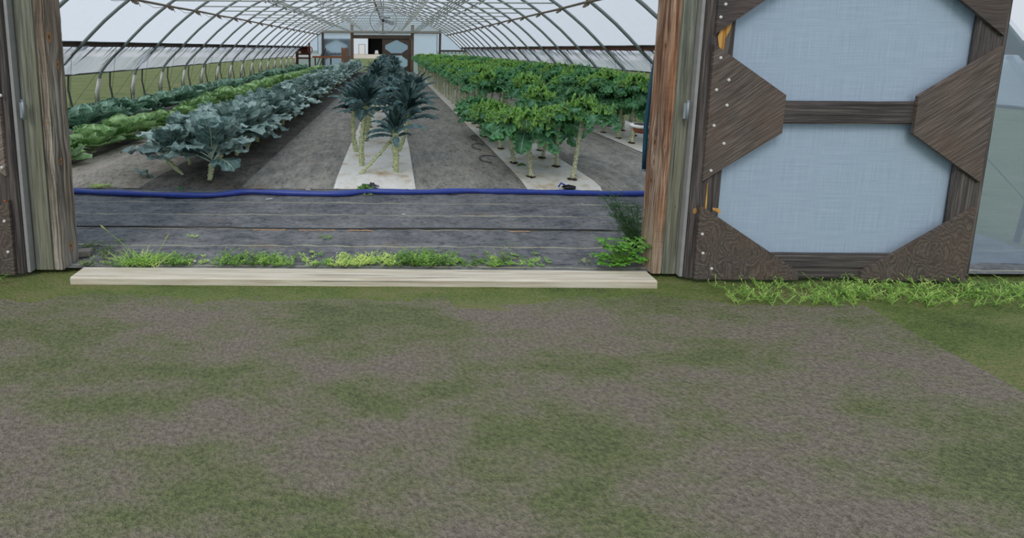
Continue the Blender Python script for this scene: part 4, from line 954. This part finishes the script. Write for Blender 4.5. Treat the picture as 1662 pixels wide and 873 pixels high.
# ------------------------------------------------------------------ far end furniture
M_shelf = plain('red_brown_shelf', srgb(84, 44, 36), .8, 0, .4)
YF2 = 26.3
def bx(q, px0, px1, py0, py1, Y, d):
    a, b = AY(px0, py1, Y), AY(px1, py0, Y); q.box(min(a.x, b.x), max(a.x, b.x), Y - d / 2, Y + d / 2, min(a.z, b.z), max(a.z, b.z))
sh = empty('wall_shelf', (AY(492, 90, YF2).x, YF2, 0)); tag(sh, 'dark red-brown shelf unit at the far left corner', 'shelf')
def part(name, mat, par, *boxes, Y=YF2):
    q = MB()
    for b in boxes: bx(q, *b)
    o = q.build(name, mat, None); o.parent = par; o.matrix_parent_inverse = Matrix.Translation(par.location).inverted(); return o
part('back_panel', M_shelf, sh, (481, 503, 76, 88, YF2 + .1, .02)); part('shelf_board', M_shelf, sh, (481, 504, 87, 89, YF2, .25)); part('shelf_board', M_shelf, sh, (481, 504, 93, 95.5, YF2, .25)); part('shelf_board', M_shelf, sh, (481, 503, 75, 76.5, YF2, .25))
part('leg', M_shelf, sh, (480.8, 484, 76, 117, YF2, .12)); part('leg', M_shelf, sh, (501.5, 503.6, 76, 117, YF2, .1))
o = part('can', M_white, None, ) if False else None
q = MB(); c = AY(486.5, 78.5, YF2 - .05); q.tube([(0, 0, -.06), (0, 0, .06)], .07, 12); o = q.build('tin', plain('cream_tin', srgb(190, 180, 160)), loc=(c.x, YF2 - .05, AY(486, 87, YF2).z + .07)); tag(o, 'pale tin on the red-brown shelf', 'tin')
po = MB(); bx(po, 501, 503, 69, 100, YF2 + .3, .08); o = po.build('dark_pole', M_bwood2); tag(o, 'dark upright pole beside the far left shelf', 'pole')
c = AY(503, 81, YF2 - .25); q = MB()
for k in range(6): q.tube([(.11 * (1 + .08 * k % .2) * math.cos(t), .02 * k - .05, .17 * math.sin(t)) for t in np.linspace(0, 2 * math.pi, 18)], .016, 6)
o = q.build('hose_coil', plain('red_hose', srgb(150, 44, 44), .5), loc=(c.x, YF2 - .2, c.z), smooth=True); tag(o, 'red hose coil hung on the far shelf unit', 'hose')
M_or = plain('orange_brown_board', srgb(150, 92, 58), .8, 0, .3)
wbch = empty('work_bench', (AY(538, 93, YF2).x, YF2, 0)); tag(wbch, 'long orange-brown bench against the far wall', 'bench')
part('bench_top', M_or, wbch, (508, 568, 91.3, 94, YF2, .5)); part('leg', M_bwood2, wbch, (511, 512.5, 94, 117, YF2, .06)); part('leg', M_bwood2, wbch, (560, 562, 94, 117, YF2, .06)); part('leg', M_bwood2, wbch, (536, 538, 94, 117, YF2, .06))
fe = empty('slatted_panel', (AY(560, 90, YF2).x, YF2 - .2, 0)); tag(fe, 'slatted wooden panel standing at the far bench end', 'panel')
for k in range(6): part('slat', M_bwood if k % 3 else M_or, fe, (554 + k * 2.05, 555.7 + k * 2.05, 77 + (k % 3) * .5, 102, YF2 - .3, .03))
part('cross_slat', M_bwood2, fe, (554, 566, 82, 83.3, YF2 - .27, .02)); part('cross_slat', M_bwood2, fe, (554, 566, 95, 96.5, YF2 - .27, .02))
for k in range(10):
    q = MB(); x = 530 + k * 2.3; bx(q, x, x + .9, 85 + R.uniform(0, 3.5), 91.5, YF2 - .1, .03); o = q.build('stake', M_bwood2); tag(o, 'short wooden stake standing on the far bench', 'stake', 'stakes on the far bench')
for k, (x0, x1) in enumerate(((513, 524), (519, 529))):
    q = MB(); a = AY(x0, 108, YF2 - .35); b = AY(x1, 78 if k else 84, YF2 - .1); q.tube([tuple(a), tuple(b)], .025, 6); o = q.build('tool_handle', M_black); tag(o, ['shorter', 'longer'][k] + ' black tool handle leaning against the far bench', 'tool')
# circulation fan hung in the roof
M_fan = plain('grey_fan_wire', srgb(150, 154, 156), .5, .3)
M_fanb = plain('pale_fan_blade', srgb(205, 210, 214), .5)
c = AY(622, 33, 14.0); fn_ = empty('circulation_fan', c); tag(fn_, 'round grey circulation fan hanging from the roof ties', 'fan')
q = MB(); q.tube([(.38 * math.cos(t), 0, .38 * math.sin(t)) for t in np.linspace(0, 2 * math.pi, 33)], .012, 6, False); q.build('ring', M_fan, fn_, True)
q = MB()
for r_ in (.12, .2, .29): q.tube([(r_ * math.cos(t), -.06 + r_ * .12, r_ * math.sin(t)) for t in np.linspace(0, 2 * math.pi, 25)], .003, 4, False)
for k in range(12): q.tube([(.05 * math.cos(k * .524), -.07, .05 * math.sin(k * .524)), (.38 * math.cos(k * .524), 0, .38 * math.sin(k * .524))], .003, 4)
q.build('guard', M_fan, fn_)
q = MB(); q.tube([(0, -.05, 0), (0, .12, 0)], .045, 12); q.build('motor', M_dark, fn_, True)
for k in range(3):
    q = MB(); a = k * 2.094 + .3; M = Matrix.Rotation(a, 3, 'Y') @ Matrix.Rotation(.4, 3, 'X'); q.box(.05, .33, -.004, .004, -.055, .055, M); q.build('blade', M_fanb, fn_)
q = MB(); q.tube([(0, .05, .05), (0, .05, tieZ + 1.2 - c.z)], .01, 6); q.box(.03, .2, -.03, .03, .06, .09); q.build('hanger', M_dark, fn_)
# wood lump clamp near the ridge
# building across the yard
YBd = 105.
bd = empty('shed', (-8, YBd, 0)); tag(bd, 'white metal shed with door and dark open bay beyond the far entrance', 'building')
M_metal = NT('white_ribbed_metal'); s = M_metal.node('ShaderNodeSeparateXYZ'); M_metal.l(M_metal.coord(), s.inputs[0]); M_metal.col(srgb(222, 232, 240)); M_metal.b.inputs['Roughness'].default_value = .5; M_metal = M_metal.m
def bq(name, mat, *bs):
    q = MB()
    for b in bs: q.box(b[0] + 8, b[1] + 8, b[2] - YBd, b[3] - YBd, b[4], b[5])
    o = q.build(name, mat, bd); return o
bq('wall', M_metal, (-16, -5.05, YBd, YBd + .2, 0, 4.6), (-5.05, 4, YBd, YBd + .2, 3.9, 4.6), (4, 10, YBd, YBd + .2, 0, 4.6), (-16, -15.8, YBd, YBd + 14, 0, 4.6), (9.8, 10, YBd, YBd + 14, 0, 4.6), (-16, 10, YBd + 13.8, YBd + 14, 0, 4.6))
for k in range(24): bq('rib', M_metal, (-15.8 + k * .45, -15.74 + k * .45, YBd - .05, YBd, 0, 4.6)) if True else None
bq('roof', M_dark, (-16.5, 10.5, YBd - .5, YBd + 14.5, 4.6, 4.8))
bq('door', M_white, (-6.95, -5.75, YBd - .1, YBd - .04, 0, 2.05)); bq('door_frame', M_galv, (-7.03, -6.95, YBd - .12, YBd, 0, 2.13), (-5.75, -5.67, YBd - .12, YBd, 0, 2.13), (-7.03, -5.67, YBd - .12, YBd, 2.05, 2.13))
bq('floor', M_black, (-15.8, 9.8, YBd + .2, YBd + 13.8, -.02, .02)); bq('bay_shade_sheet', M_black, (-15.7, 9.7, YBd + 13.6, YBd + 13.7, 0, 4.5), (-5.15, -5.05, YBd + .2, YBd + 13, 0, 4.5))  # shade of the open bay painted as black floor and added black sheets
cr = MB(); cr.box(0, .8, 0, .8, 0, .5); cr.box(.1, .7, .1, .7, .5, .8); o = cr.build('crate', M_white, loc=(-3.6, YBd + 1, .02)); tag(o, 'white crate just inside the dark shed bay', 'crate')
print('objects', len(bpy.data.objects), 'tris', sum(len(m.loop_triangles) or sum(len(p.vertices) - 2 for p in m.polygons) for m in bpy.data.meshes))
